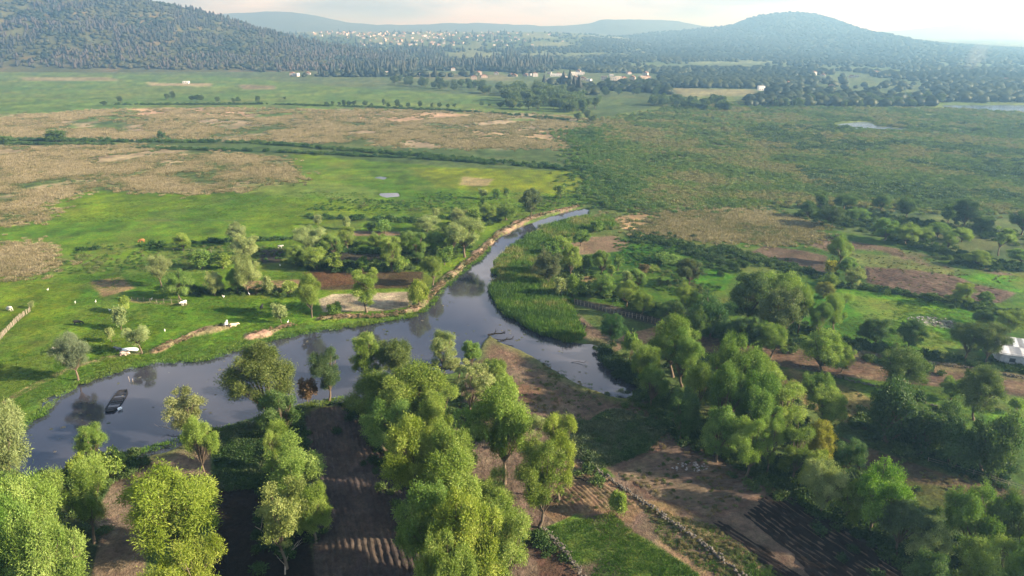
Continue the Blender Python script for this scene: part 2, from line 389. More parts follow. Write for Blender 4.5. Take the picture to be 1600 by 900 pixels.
# (photo polygon, colour, edge softness px, wobble px, strength, patch size m or 0, patch threshold)
ZONES = [
 # far plain and pasture
 ([(-200,100),(1800,100),(1800,150),(-200,150)], (.070,.105,.040), 3, 2, 1, 0, 0),
 ([(-260,107),(330,118),(560,138),(800,152),(905,168),(930,195),(560,182),(-260,195)], (.098,.165,.042), 2, 2, 1, 0, 0),
 ([(30,121),(170,120),(185,126),(40,126)], (.20,.17,.10), 1, 1, .8, 0, 0),
 ([(230,129),(330,131),(330,135),(235,134)], (.26,.21,.13), 1, 1, .9, 0, 0),
 ([(370,131),(430,135),(430,139),(380,139)], (.17,.13,.09), 1, 1, .8, 0, 0),
 ([(600,110),(800,118),(800,126),(620,122)], (.15,.14,.07), 1.5, 1, .7, 0, 0),
 ([(1050,138),(1180,140),(1185,152),(1060,150)], (.19,.17,.08), 1.5, 1, .8, 0, 0),
 # dry reed bands on the left
 ([(-260,178),(60,178),(140,172),(200,171),(330,168),(420,170),(500,171),(600,170),(760,176),(880,180),(935,190),(938,222),(880,232),(740,233),(560,225),(400,219),(250,217),(-260,217)], pink, 3, 8, 1, 28, .46),
 ([(205,170),(380,168),(395,184),(220,182)], (.36,.24,.155), 3, 5, .9, 0, 0),
 ([(480,172),(740,178),(720,192),(520,188)], (.34,.235,.15), 3, 5, .9, 0, 0),
 ([(690,200),(900,205),(930,222),(700,228)], (.29,.215,.12), 3, 5, .8, 0, 0),
 ([(0,195),(180,200),(160,214),(0,214)], (.10,.16,.03), 2, 5, .8, 30, .5),
 ([(-260,226),(200,226),(300,238),(420,245),(455,268),(445,290),(330,300),(140,294),(60,318),(-260,330)], tan, 3, 10, 1, 30, .43),
 ([(60,226),(330,238),(300,262),(80,262)], (.17,.135,.085), 4, 8, .55, 22, .5),
 # bright fields of the left half
 ([(455,240),(700,262),(930,270),(950,300),(900,325),(800,345),(500,345),(250,345),(60,350),(-200,352),(-200,335),(60,318),(140,297),(330,303),(460,288)], grass_b, 3, 7, 1, 0, 0),
 ([(-260,345),(900,345),(870,330),(760,390),(700,430),(640,495),(480,520),(360,550),(200,575),(100,615),(30,690),(-260,760)], grass_b, 3, 4, 1, 0, 0),
 ([(640,262),(900,268),(945,292),(900,303),(760,300),(680,292)], (.185,.255,.014), 3, 5, .95, 0, 0),
 ([(150,300),(520,310),(620,330),(400,372),(120,372),(60,345)], (.155,.25,.016), 5, 9, .85, 60, .40),
 ([(720,275),(770,280),(765,291),(715,290)], (.24,.19,.10), 2, 4, .9, 0, 0),
 ([(-260,320),(50,322),(64,340),(30,352),(-260,352)], (.24,.185,.10), 3, 6, .95, 16, .35),
 ([(-260,383),(40,385),(66,408),(50,428),(-260,432)], (.25,.19,.095), 3, 5, .95, 0, 0),
 ([(380,265),(640,300),(640,330),(350,300)], (.13,.17,.045), 4, 9, .7, 20, .45),
 ([(150,380),(480,395),(470,425),(70,432),(60,415)], (.10,.145,.032), 4, 7, .8, 14, .4),
 ([(140,440),(190,432),(210,450),(160,465)], (.22,.15,.085), 3, 5, .9, 0, 0),
 ([(-260,432),(130,440),(120,470),(60,530),(0,600),(-260,700)], (.165,.235,.018), 5, 8, .8, 22, .42),
 ([(20,560),(110,470),(260,500),(220,560),(60,600)], (.13,.225,.016), 5, 8, .7, 18, .45),
 ([(360,440),(470,436),(480,456),(380,462)], (.20,.13,.075), 2, 3, .9, 0, 0),
 ([(478,420),(560,423),(662,424),(660,449),(580,452),(500,453)], (.050,.030,.018), 2, 3, .95, 0, 0),
 ([(470,424),(560,426),(565,444),(490,448)], (.115,.060,.028), 2, 3, .8, 7, .45),
 ([(530,393),(650,395),(660,409),(520,408)], (.042,.032,.026), 2, 2, .95, 0, 0),
 ([(545,361),(650,363),(640,369),(550,369)], (.17,.115,.080), 1.5, 2, .95, 0, 0),
 ([(408,390),(445,388),(440,410),(405,412)], (.035,.028,.026), 2, 2, .95, 0, 0),
 ([(498,468),(520,460),(640,456),(645,478),(600,485),(505,488)], (.27,.225,.16), 1.5, 2, .95, 0, 0),
 # marsh on the right
 ([(935,185),(1100,150),(1800,150),(1800,345),(1500,330),(1250,318),(950,335),(930,280)], marsh, 5, 6, 1, 0, 0),
 ([(960,230),(1800,185),(1800,330),(1280,310),(1000,320)], marsh2, 12, 14, .8, 34, .42),
 ([(1080,165),(1290,168),(1320,178),(1150,180)], (.20,.155,.095), 3, 5, .8, 30, .4),
 ([(1400,208),(1480,213),(1620,232),(1620,245),(1500,236),(1420,222)], (.215,.215,.050), 2, 4, .9, 0, 0),
 ([(1230,288),(1420,286),(1450,300),(1260,303)], (.085,.19,.030), 3, 5, .8, 0, 0),
 ([(880,210),(960,200),(1000,330),(930,300)], (.045,.105,.022), 5, 8, .8, 0, 0),
 ([(945,345),(1000,332),(1100,324),(1170,330),(1285,356),(1240,378),(1130,374),(1060,366),(975,358)], (.285,.20,.105), 2.5, 4, .95, 12, .30),
 ([(1090,338),(1170,336),(1190,352),(1110,357)], (.07,.18,.02), 2, 3, .9, 0, 0),
 # right fields
 ([(860,345),(960,358),(1130,378),(1170,420),(1130,520),(1000,500),(880,470),(760,470),(775,415),(800,385)], (.050,.120,.016), 3, 4, 1, 0, 0),
 ([(1130,378),(1290,358),(1600,410),(1800,440),(1800,780),(1600,740),(1300,640),(1060,540),(1000,500),(1170,420)], (.060,.13,.020), 3, 4, 1, 0, 0),
 ([(960,372),(1080,382),(1120,415),(1010,418),(960,408)], (.055,.17,.012), 3, 4, .9, 0, 0),
 ([(890,380),(910,370),(960,368),(990,380),(970,392),(905,398)], (.165,.115,.075), 2, 2, .95, 0, 0),
 ([(880,432),(955,430),(950,442),(890,440)], (.21,.135,.075), 2, 2, .8, 0, 0),
 ([(1070,428),(1123,420),(1150,432),(1128,454),(1086,448)], (.060,.21,.008), 2, 2, .95, 0, 0),
 ([(1162,397),(1195,384),(1253,391),(1293,400),(1290,428),(1233,411),(1200,407)], (.095,.064,.046), 1.5, 1.5, .95, 0, 0),
 ([(1230,373),(1273,367),(1349,380),(1430,392),(1500,412),(1590,430),(1500,430),(1350,400),(1290,392)], (.100,.068,.048), 2, 2, .95, 12, .38),
 ([(1300,392),(1420,402),(1500,418),(1480,430),(1340,412)], (.120,.150,.040), 3, 3, .9, 10, .35),
 ([(1350,416),(1433,422),(1500,432),(1520,443),(1588,458),(1562,474),(1500,471),(1460,464),(1386,451),(1353,441)], (.095,.064,.046), 1.5, 1.5, .97, 0, 0),
 ([(1494,432),(1533,427),(1600,433),(1700,445),(1700,470),(1600,458),(1549,448)], (.075,.23,.010), 1.5, 1.5, .97, 0, 0),
 ([(1225,435),(1310,447),(1400,460),(1470,470),(1532,495),(1512,530),(1490,557),(1428,548),(1310,530),(1240,500)], (.082,.235,.010), 2, 2, .97, 0, 0),
 ([(1320,460),(1440,475),(1500,500),(1480,512),(1380,490)], (.12,.20,.025), 3, 4, .7, 12, .45),
 ([(1540,475),(1640,470),(1640,500),(1560,500)], (.10,.20,.018), 2, 2, .9, 0, 0),
 ([(1440,497),(1490,500),(1492,515),(1445,508)], (.24,.22,.19), 1.5, 2, .7, 6, .4),
 ([(896,466),(960,478),(1034,498),(1075,512),(1075,528),(1030,512),(950,500),(895,478)], (.050,.040,.034), 1.5, 1.5, .95, 0, 0),
 ([(885,472),(960,492),(1030,510),(1010,525),(960,518),(915,505)], (.065,.105,.030), 1.5, 2, .95, 0, 0),
 ([(985,520),(1035,508),(1045,520),(1000,540),(960,530)], (.23,.145,.085), 2, 2, .9, 0, 0),
 ([(890,478),(925,510),(975,540),(950,560),(925,540),(900,520)], (.115,.080,.060), 2, 3, .9, 0, 0),
 ([(1080,522),(1200,540),(1320,556),(1420,572),(1500,582),(1620,600),(1620,622),(1480,606),(1330,590),(1200,570),(1090,548)], (.105,.072,.048), 1.5, 2, .97, 0, 0),
 ([(1300,540),(1440,560),(1620,588),(1620,612),(1440,590),(1300,565)], (.125,.085,.052), 2, 2, .8, 0, 0),
 ([(1190,560),(1270,585),(1340,612),(1400,650),(1380,680),(1290,650),(1200,600)], (.150,.112,.050), 2, 3, .85, 8, .35),
 ([(1280,670),(1360,700),(1480,740),(1620,770),(1620,800),(1500,790),(1400,760),(1300,720)], (.095,.070,.042), 2, 3, .95, 0, 0),
 ([(1400,745),(1480,760),(1480,800),(1420,790)], (.10,.12,.030), 2, 3, .8, 6, .4),
 ([(1530,640),(1640,640),(1640,672),(1550,665)], (.085,.20,.018), 2, 2, .9, 0, 0),
 ([(1540,680),(1640,690),(1640,770),(1560,745)], (.075,.13,.026), 2, 2, .9, 0, 0),
 # the point of land and the near fields
 ([(742,535),(755,518),(775,517),(846,557),(923,598),(1000,615),(1080,690),(1260,790),(1480,910),(1480,960),(600,960),(700,700)], (.112,.083,.060), 2, 2, 1, 0, 0),
 ([(745,533),(757,521),(785,528),(840,560),(800,575),(760,560)], (.165,.112,.074), 2, 3, .9, 0, 0),
 ([(800,575),(850,565),(935,612),(1010,640),(980,668),(880,660),(820,620)], (.125,.092,.062), 3, 4, .85, 7, .38),
 ([(800,600),(870,605),(880,630),(820,630)], (.17,.10,.062), 2, 3, .8, 5, .42),
 ([(900,585),(960,612),(1000,625),(960,625),(905,605)], (.20,.16,.060), 2, 3, .7, 5, .4),
 ([(900,668),(960,640),(1050,668),(1000,710),(930,735),(890,705)], (.060,.085,.034), 2, 3, .9, 0, 0),
 ([(900,712),(935,722),(960,745),(930,742)], (.07,.19,.014), 2, 2, .9, 0, 0),
 ([(960,735),(1060,682),(1130,715),(1215,770),(1150,802),(1100,812),(1020,785)], (.115,.078,.055), 2, 2, .95, 0, 0),
 ([(985,775),(1060,790),(1100,812),(1020,805)], (.205,.150,.070), 2, 3, .8, 5, .38),
 ([(1020,800),(1110,820),(1230,900),(1220,940),(1160,900),(1060,830)], (.185,.135,.075), 2, 3, .85, 5, .3),
 ([(880,715),(940,738),(1010,790),(985,820),(940,800),(865,815),(850,800)], (.150,.100,.058), 2, 2, .95, 0, 0),
 ([(848,826),(900,803),(955,800),(990,832),(1060,868),(1100,905),(1120,940),(920,940),(880,860)], (.120,.225,.032), 2, 3, .95, 7, .46),
 ([(900,805),(960,805),(1000,840),(1060,880),(1000,900),(930,850)], (.135,.135,.040), 3, 4, .45, 6, .45),
 ([(985,820),(1030,830),(1140,900),(1100,910),(1050,868)], (.19,.135,.075), 2, 2, .8, 5, .4),
 ([(830,832),(850,830),(905,900),(910,940),(850,940)], (.085,.052,.036), 1.5, 2, .95, 0, 0),
 ([(472,640),(500,632),(555,628),(600,640),(660,700),(700,960),(490,960),(485,760)], (.072,.060,.052), 2, 2, 1, 0, 0),
 ([(478,630),(545,620),(590,628),(560,640),(480,642)], (.20,.125,.070), 2, 2, .9, 0, 0),
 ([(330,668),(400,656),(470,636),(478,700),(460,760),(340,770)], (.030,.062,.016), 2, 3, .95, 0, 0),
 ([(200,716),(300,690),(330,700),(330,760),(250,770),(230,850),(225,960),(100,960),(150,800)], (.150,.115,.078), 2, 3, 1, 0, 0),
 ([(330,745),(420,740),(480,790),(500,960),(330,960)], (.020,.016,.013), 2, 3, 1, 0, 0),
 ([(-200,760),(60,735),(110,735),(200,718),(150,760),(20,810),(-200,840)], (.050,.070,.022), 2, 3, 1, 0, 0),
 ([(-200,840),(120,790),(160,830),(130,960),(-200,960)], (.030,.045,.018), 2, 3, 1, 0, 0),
]
PATHS = [  # thin lines on the ground: photo points, colour, half width m
 ([(0,632),(60,598),(118,572),(160,560),(200,552),(245,548)], (.22,.16,.09), 1.0, .8),
 ([(205,470),(250,474),(290,476)], (.22,.17,.09), .9, .8),
 ([(1000,700),(1030,740),(940,742)], soil, .5, .3),
]
HEDGE = [  # lines of dark rank growth along ditches
 ([(-200,216),(200,221),(400,223),(560,236),(700,247),(930,266)], 2.6),
 ([(200,231),(450,238),(700,250),(920,268)], 2.0),
 ([(-200,224),(200,227)], 1.6),
 ([(925,262),(945,275),(965,298),(950,325)], 3.2),
 ([(530,166),(760,176),(905,190)], 1.6), ([(160,164),(420,163),(520,166)], 1.2),
 ([(480,340),(640,345),(760,340)], 1.8), ([(500,392),(660,398)], 1.2), ([(120,392),(300,380),(480,372)], 1.0),
]

# ------------------------------------------------------------------ ground: one sheet, finer near the camera
NC = 700
angs = []
ys = [-60, -20, 10, 30, 45, 58]
a = math.atan2(CAM_H, 66.0)
while True:
    yv = CAM_H / math.tan(a)
    if yv > 2600: break
    ys.append(yv); a -= 1.75 / FPX
ys += [2750, 2950, 3150, 3400, 3700, 4000, 4400, 4900, 5500, 6300, 7500, 9000, 11000, 13000, 15000]
ys = np.array(ys)
sl = np.concatenate([np.linspace(-1.5, -.86, 40, endpoint=False), np.linspace(-.86, .86, NC - 80, endpoint=False), np.linspace(.86, 1.5, 40)])
Yg, Sg = np.meshgrid(ys, sl, indexing='ij')
Xg = Sg * (Yg + 70) * 0.80 + 0 * Yg
X = Xg.ravel(); Y = Yg.ravel()
NR, NCc = len(ys), len(sl)
_sd = {}
def zone_field(X, Y, poly, reach):
    P = np.asarray(poly); lo = P.min(0) - reach; hi = P.max(0) + reach
    idx = np.nonzero((X > lo[0]) & (X < hi[0]) & (Y > lo[1]) & (Y < hi[1]))[0]
    return idx, (poly_sd(X[idx], Y[idx], poly) if len(idx) else None)
MPP = (np.maximum(Y, 60) * CP + CAM_H * SP) / FPX          # metres per photo pixel across the view
WOB = fbm(X, Y, 9, 3, 4) - .5
WOB2 = fbm(X, Y, 40, 5, 3) - .5
C = np.tile(np.array([(.062, .100, .030)]), (len(X), 1))
_f = (Y > 1150) * sstep(.44, .60, fbm(X, Y * .6, 170, 91, 3))[:] * .8      # clearings and plots in the far plain
C = C * (1 - _f[:, None]) + np.array((.13, .155, .070)) * _f[:, None]
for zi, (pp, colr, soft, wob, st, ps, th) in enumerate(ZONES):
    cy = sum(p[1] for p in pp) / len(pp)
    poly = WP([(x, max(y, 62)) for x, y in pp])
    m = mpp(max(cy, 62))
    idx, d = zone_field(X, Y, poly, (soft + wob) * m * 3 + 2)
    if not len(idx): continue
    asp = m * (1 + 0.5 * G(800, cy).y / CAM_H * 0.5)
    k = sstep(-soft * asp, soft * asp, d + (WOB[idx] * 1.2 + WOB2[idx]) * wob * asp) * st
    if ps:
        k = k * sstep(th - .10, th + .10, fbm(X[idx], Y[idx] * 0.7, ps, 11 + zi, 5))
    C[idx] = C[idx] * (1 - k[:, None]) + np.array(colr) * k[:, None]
for pp, colr, hw, st in PATHS:
    d = line_d(X, Y, WP(pp)); k = sstep(hw * 1.6, hw * .4, d + WOB * 1.5) * st
    C = C * (1 - k[:, None]) + np.array(colr) * k[:, None]
for pp, hw in HEDGE:
    d = line_d(X, Y, WP(pp)); k = sstep(hw * 1.8, hw * .6, d + WOB2 * 4 + WOB * 3) * .9
    C = C * (1 - k[:, None]) + np.array((.028, .070, .018)) * k[:, None]
# meadows are uneven: drier and lusher patches of a few metres to tens of metres
v1 = fbm(X, Y, 26, 21, 4) - .5; v2 = fbm(X, Y, 6, 22, 4) - .5; v3 = fbm(X, Y, 110, 23, 3) - .5
green = np.clip((C[:, 1] - C[:, 0]) / (C[:, 1] + 1e-6), 0, 1)
C *= (1 + v2[:, None] * 1.15) * (1 + v1[:, None] * .8)
_d = (sstep(.56, .72, fbm(X, Y, 17, 25, 5)) * green * .75)[:, None]          # trampled, drier turf
C = C * (1 - _d) + np.array((.135, .130, .050)) * _d
C[:, 0] *= 1 + (v1 * 1.1 + v3 * .9) * green
vivid = np.clip((C[:, 1] - 2.5 * C[:, 2]) / (C[:, 1] + 1e-6), 0, 1)[:, None]
C = np.clip(C * .72 * (1 - vivid * np.array((.47, .48, .78))), .004, .5)
# relief
Z = elevation(X, Y) + (fbm(X, Y, 14, 41, 4) - .5) * .35
idx, dr = zone_field(X, Y, RIVER, 12)
dr = dr + 1.3 + WOB[idx] * 2.8
Zr = Z[idx]; k = sstep(-1.6, 1.4, dr)
Z[idx] = Zr * (1 - k) + (-1.9) * k
# wet, weedy margin
edge = sstep(-5.5, -1.2, dr) * (1 - sstep(.2, 1.6, dr)) * .55
C[idx] = C[idx] * (1 - edge[:, None]) + np.array((.055, .095, .020)) * edge[:, None]
mud = sstep(-1.2, .2, dr)
C[idx] = C[idx] * (1 - mud[:, None]) + np.array((.045, .038, .030)) * mud[:, None]
for nm, poly in PONDS.items():
    idx, d = zone_field(X, Y, poly, 30)
    if len(idx):
        sc = 1.5 if nm in ('pond', 'small_pool') else 4
        k = sstep(-sc, sc, d + WOB2[idx] * 10)
        Z[idx] = Z[idx] * (1 - k) - .9 * k
for pts, colr in ((LEVEE, (.175, .125, .085)), (MOUND_A, (.25, .165, .11)), (MOUND_B, (.26, .17, .115))):
    wp = WP([(p[0], p[1]) for p in pts]); d = line_d(X, Y, wp); hw = 1.45 if pts is LEVEE else 1.7
    near = np.nonzero(d < hw * 3)[0]
    lump = fbm(X[near], Y[near], 2.0, 77, 4)
    k = sstep(hw * 1.15, hw * .25, d[near] + (WOB[near]) * 6 - .3)
    Z[near] += k * (.6 if pts is LEVEE else .6) * (.25 + 1.5 * lump)
    kc = sstep(hw * 1.05, hw * .6, d[near] + WOB[near] * 6 - .3)
    cl = np.array(colr)[None] * (.35 + 1.3 * lump[:, None])
    gr = sstep(.50, .62, fbm(X[near], Y[near], 5, 79, 4))[:, None] * .6
    cl = cl * (1 - gr) + np.array((.075, .105, .035)) * gr
    C[near] = C[near] * (1 - kc[:, None]) + cl * kc[:, None]
quad = np.arange(NR * NCc).reshape(NR, NCc)
F = np.stack([quad[:-1, :-1], quad[:-1, 1:], quad[1:, 1:], quad[1:, :-1]], -1).reshape(-1, 4)
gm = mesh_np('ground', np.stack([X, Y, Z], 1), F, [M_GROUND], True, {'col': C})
tag(link('ground', gm), kind='structure')

def ground_z(x, y):
    """terrain height without the river bed (things stand at about this level)"""
    return float(elevation(np.array([float(x)]), np.array([float(y)]))[0])

# ------------------------------------------------------------------ water
def water_sheet(name, poly, cell, grow, label=None):
    P = np.asarray(poly); lo = P.min(0) - grow; hi = P.max(0) + grow
    nx = int((hi[0] - lo[0]) / cell) + 2; ny = int((hi[1] - lo[1]) / cell) + 2
    xs = lo[0] + np.arange(nx) * cell; yy = lo[1] + np.arange(ny) * cell
    XX, YY = np.meshgrid(xs, yy)
    sdv = poly_sd(XX, YY, poly)
    ok = sdv > -grow
    keep = ok[:-1, :-1] & ok[:-1, 1:] & ok[1:, 1:] & ok[1:, :-1]
    ii = np.arange(nx * ny).reshape(ny, nx)
    Fq = np.stack([ii[:-1, :-1], ii[:-1, 1:], ii[1:, 1:], ii[1:, :-1]], -1)[keep]
    used, inv = np.unique(Fq, return_inverse=True)
    V = np.stack([XX.ravel()[used], YY.ravel()[used], np.full(len(used), WATER_Z if name == 'river_water' else -.3)], 1)
    me = mesh_np(name, V, inv.reshape(-1, 4), [M_WATER if name in ('river_water', 'pond_water') else M_WATER_WIND], True)
    return tag(link(name, me), kind='structure')
water_sheet('river_water', RIVER, 2.0, 5.0)
for nm, poly in PONDS.items():
    water_sheet(nm + '_water', poly, 3.0 if nm in ('pond', 'small_pool') else 8.0, 6.0 if nm in ('pond', 'small_pool') else 14)

# ------------------------------------------------------------------ ploughed fields close by: real furrows
def furrow_field(name, poly_px, dir_px, spacing, amp, col, col2, seed):
    poly = WP(poly_px); a = Vector(G(*dir_px[0])[:2]); b = Vector(G(*dir_px[1])[:2])
    u = (b - a).normalized(); v = Vector((-u.y, u.x))
    P = np.asarray(poly); pu = P @ np.array(u); pv = P @ np.array(v)
    du, dv = 0.9, spacing / 4
    us = np.arange(pu.min() - 1, pu.max() + 1, du); vs = np.arange(pv.min() - 1, pv.max() + 1, dv)
    UU, VV = np.meshgrid(us, vs)
    XX = UU * u.x + VV * v.x; YY = UU * u.y + VV * v.y
    d = poly_sd(XX, YY, poly) + (fbm(XX, YY, 5, seed, 3) - .5) * 2.5
    wav = (fbm(UU, VV, 18, seed + 3, 3) - .5) * 1.5
    ph = (VV + wav) / spacing * 2 * math.pi
    rough = fbm(XX, YY, .9, seed + 5, 2) - .5
    depth_ = .6 + .8 * fbm(XX, YY, 12, seed + 7, 3)
    Zf = .16 + amp * depth_ * (np.cos(ph) * .5 + .2 * np.cos(2 * ph + 1)) + rough * (amp * 1.4 + .12)
    Zf = np.where(d < 1.2, Zf * sstep(-.2, 1.2, d) - .6 * (1 - sstep(-.6, 1.0, d)), Zf)
    mixv = sstep(.42, .62, fbm(XX, YY, 9, seed + 9, 4))[..., None]
    cc = .75 * (np.array(col) * (1 - mixv) + np.array(col2) * mixv) * (.75 + .5 * fbm(XX, YY, 1.4, seed + 11, 3)[..., None])
    ny, nx = XX.shape
    ii = np.arange(nx * ny).reshape(ny, nx); ok = d > -.8
    keep = ok[:-1, :-1] & ok[:-1, 1:] & ok[1:, 1:] & ok[1:, :-1]
    Fq = np.stack([ii[:-1, :-1], ii[:-1, 1:], ii[1:, 1:], ii[1:, :-1]], -1)[keep]
    used, inv = np.unique(Fq, return_inverse=True)
    base = (fbm(XX, YY, 14, 41, 4) - .5) * .35
    V = np.stack([XX.ravel()[used], YY.ravel()[used], (Zf + base).ravel()[used]], 1)
    me = mesh_np(name, V, inv.reshape(-1, 4), [M_SOIL], True, {'col': cc.reshape(-1, 3)[used]})
    return tag(link(name, me), kind='structure')
furrow_field('ploughed_field', [(474,642),(500,634),(556,630),(600,642),(650,700),(690,800),(720,960),(496,960),(488,760)], [(520,640),(575,900)], 1.05, .30, (.046,.038,.036), (.070,.056,.046), 1)
furrow_field('ploughed_field', [(1152,802),(1206,768),(1262,790),(1335,832),(1440,890),(1500,940),(1290,940),(1215,852)], [(1206,780),(1400,910)], 1.0, .42, (.016,.012,.011), (.024,.018,.015), 2)
furrow_field('ploughed_field', [(1104,812),(1130,812),(1200,858),(1275,905),(1300,940),(1240,940),(1150,850)], [(1115,815),(1260,905)], .9, .34, (.016,.012,.011), (.024,.018,.015), 3)
furrow_field('ploughed_field', [(960,738),(1058,684),(1130,718),(1205,766),(1150,798),(1100,806),(1020,780)], [(985,760),(1180,730)], .95, .17, (.085,.064,.050), (.120,.092,.062), 4)
furrow_field('ploughed_field', [(885,722),(935,740),(1000,788),(985,808),(940,796),(905,804),(862,806)], [(905,735),(975,800)], 0.8, .15, (.120,.080,.050), (.150,.112,.066), 5)
furrow_field('ploughed_field', [(1090,526),(1200,544),(1320,560),(1420,574),(1600,602),(1640,622),(1480,602),(1330,586),(1200,566),(1095,545)], [(1100,535),(1600,610)], 1.2, .26, (.095,.064,.044), (.130,.088,.055), 6)
furrow_field('ploughed_field', [(1350,418),(1433,424),(1500,434),(1520,445),(1582,458),(1560,472),(1500,469),(1460,462),(1386,449),(1355,440)], [(1350,420),(1560,465)], 1.6, .28, (.082,.056,.042), (.110,.078,.056), 7)
# ------------------------------------------------------------------ hills (structure)
def sil_elev(px, py):
    r = ray(px, py); return r[0] / r[1], r[2] / r[1]       # slope across, slope up, per metre of y
def hill(name, sil, y_ridge, y_front, y_back, s0, s1, ncol, nrow, rough, cfun, seed, power=.8, spur=.12):
    ss, ee = zip(*[sil_elev(*p) for p in sil])
    s = np.linspace(s0, s1, ncol); zr = CAM_H + y_ridge * np.interp(s, ss, ee)
    t = np.concatenate([np.linspace(0, 1, nrow), 1 + np.linspace(.12, 1, 8)])
    T, S = np.meshgrid(t, s, indexing='ij'); ZR = np.tile(zr, (len(t), 1))
    YY = np.where(T <= 1, y_front + (y_ridge - y_front) * T, y_ridge + (y_back - y_ridge) * (T - 1))
    XX = S * y_ridge * (YY / y_ridge) ** .35
    up = np.where(T <= 1, T ** power, 1 - (T - 1) ** 1.2)
    sp = (fbm(XX, YY * .35, (y_ridge - y_front) * .45, seed, 4) - .5) * 2
    sp2 = (fbm(XX, YY, (y_ridge - y_front) * .12, seed + 3, 4) - .5) * 2
    env = np.clip(4 * T * (1 - T), 0, 1)
    ZZ = np.maximum(ZR, 0) * up * (1 + env * (sp * spur * 3 + sp2 * spur)) + sp2 * rough * np.clip(T * 3, 0, 1)
    ZZ = np.where(ZR < 2, np.minimum(ZZ, ZR), ZZ) - 3 * (T == 0)
    cols = cfun(XX, YY, T, S, sp, sp2)
    ii = np.arange(XX.size).reshape(XX.shape)
    F = np.stack([ii[:-1, :-1], ii[:-1, 1:], ii[1:, 1:], ii[1:, :-1]], -1).reshape(-1, 4)
    V = np.stack([XX.ravel(), YY.ravel(), ZZ.ravel()], 1)
    me = mesh_np(name, V, F, [M_GROUND], True, {'col': cols.reshape(-1, 3)})
    o = tag(link(name, me), kind='structure')
    return XX, YY, ZZ, T, S

def c_left(X_, Y_, T, S, sp, sp2):
    n = fbm(X_, Y_, 90, 5, 5)[..., None]; n2 = sstep(.62, .70, fbm(X_, Y_, 60, 8, 4))[..., None]
    c = np.array((.028, .038, .018)) * (1 - n) + np.array((.068, .072, .030)) * n
    return c * (1 - n2 * .3) + np.array((.16, .10, .06)) * n2 * .3
def c_far(X_, Y_, T, S, sp, sp2):
    n = fbm(X_, Y_, 160, 5, 5)[..., None]
    return np.array((.022, .034, .018)) * (1 - n) + np.array((.042, .052, .024)) * n
LH = hill('left_hill', [(-700,-50),(-300,-52),(0,-46),(100,-34),(170,-18),(230,0),(300,14),(350,27),(400,42),(450,57),(500,68),(560,76),(640,88)],
          2150, 1500, 2700, -1.35, -.14, 260, 90, 5, c_left, 12, .85, .13)
RH = hill('right_mountain', [(700,82),(800,74),(860,66),(940,58),(1040,49),(1110,43),(1150,38),(1165,29),(1190,23),(1235,18.5),(1270,21),(1290,28),(1305,40),(1340,52),(1400,63),(1480,73),(1560,82),(1700,92),(1900,98)],
          4700, 1900, 6200, -.12, 1.1, 420, 70, 8, c_far, 30, 1.6, .05)
FR = hill('far_ridge', [(150,30),(270,30),(340,23),(380,19),(430,17.5),(480,22),(540,35),(590,40),(680,38),(740,35),(800,38),(860,40),(920,37),(940,31.5),(985,30.5),(1060,33),(1100,40),(1200,52)],
          6600, 4900, 8500, -.75, .45, 400, 40, 12, c_far, 50, 1.3, .05)
FR2 = hill('far_ridge', [(1150,60),(1300,54),(1400,48),(1480,40),(1530,37),(1600,42),(1700,48),(1900,52)],
          9000, 6800, 11000, .3, 1.15, 200, 24, 12, c_far, 60, 1.2, .05)
# ------------------------------------------------------------------ tree kinds (each mesh is made once and shared)
def unit_dirs(rng, n):
    d = rng.normal(size=(n, 3)); return d / np.linalg.norm(d, axis=1, keepdims=True)
def leaf_quads(rng, P, D, L, Wd, droop, vary):
    """diamond sprays: at P, along D mixed with chance and droop"""
    n = len(P)
    ax = D * .8 + rng.normal(size=(n, 3)) * .65 + np.array([0, 0, -droop])
    ax /= np.linalg.norm(ax, axis=1, keepdims=True) + 1e-9
    nr = D * 2.0 + rng.normal(size=(n, 3)) * .6 + np.array([0, 0, .45])
    side = np.cross(ax, nr); side /= np.linalg.norm(side, axis=1, keepdims=True) + 1e-9
    l = (L * rng.uniform(.55, 1.35, n))[:, None]; w = (Wd * rng.uniform(.6, 1.3, n))[:, None]
    up = np.cross(side, ax)
    V = np.stack([P, P + ax * l * .5 + side * w * .5 + up * l * .06, P + ax * l, P + ax * l * .5 - side * w * .5 + up * l * .06], 1).reshape(-1, 3)
    F = np.arange(n * 4).reshape(n, 4)
    return V, F, np.repeat(vary, 4)
class Kind: pass
KINDS = {}
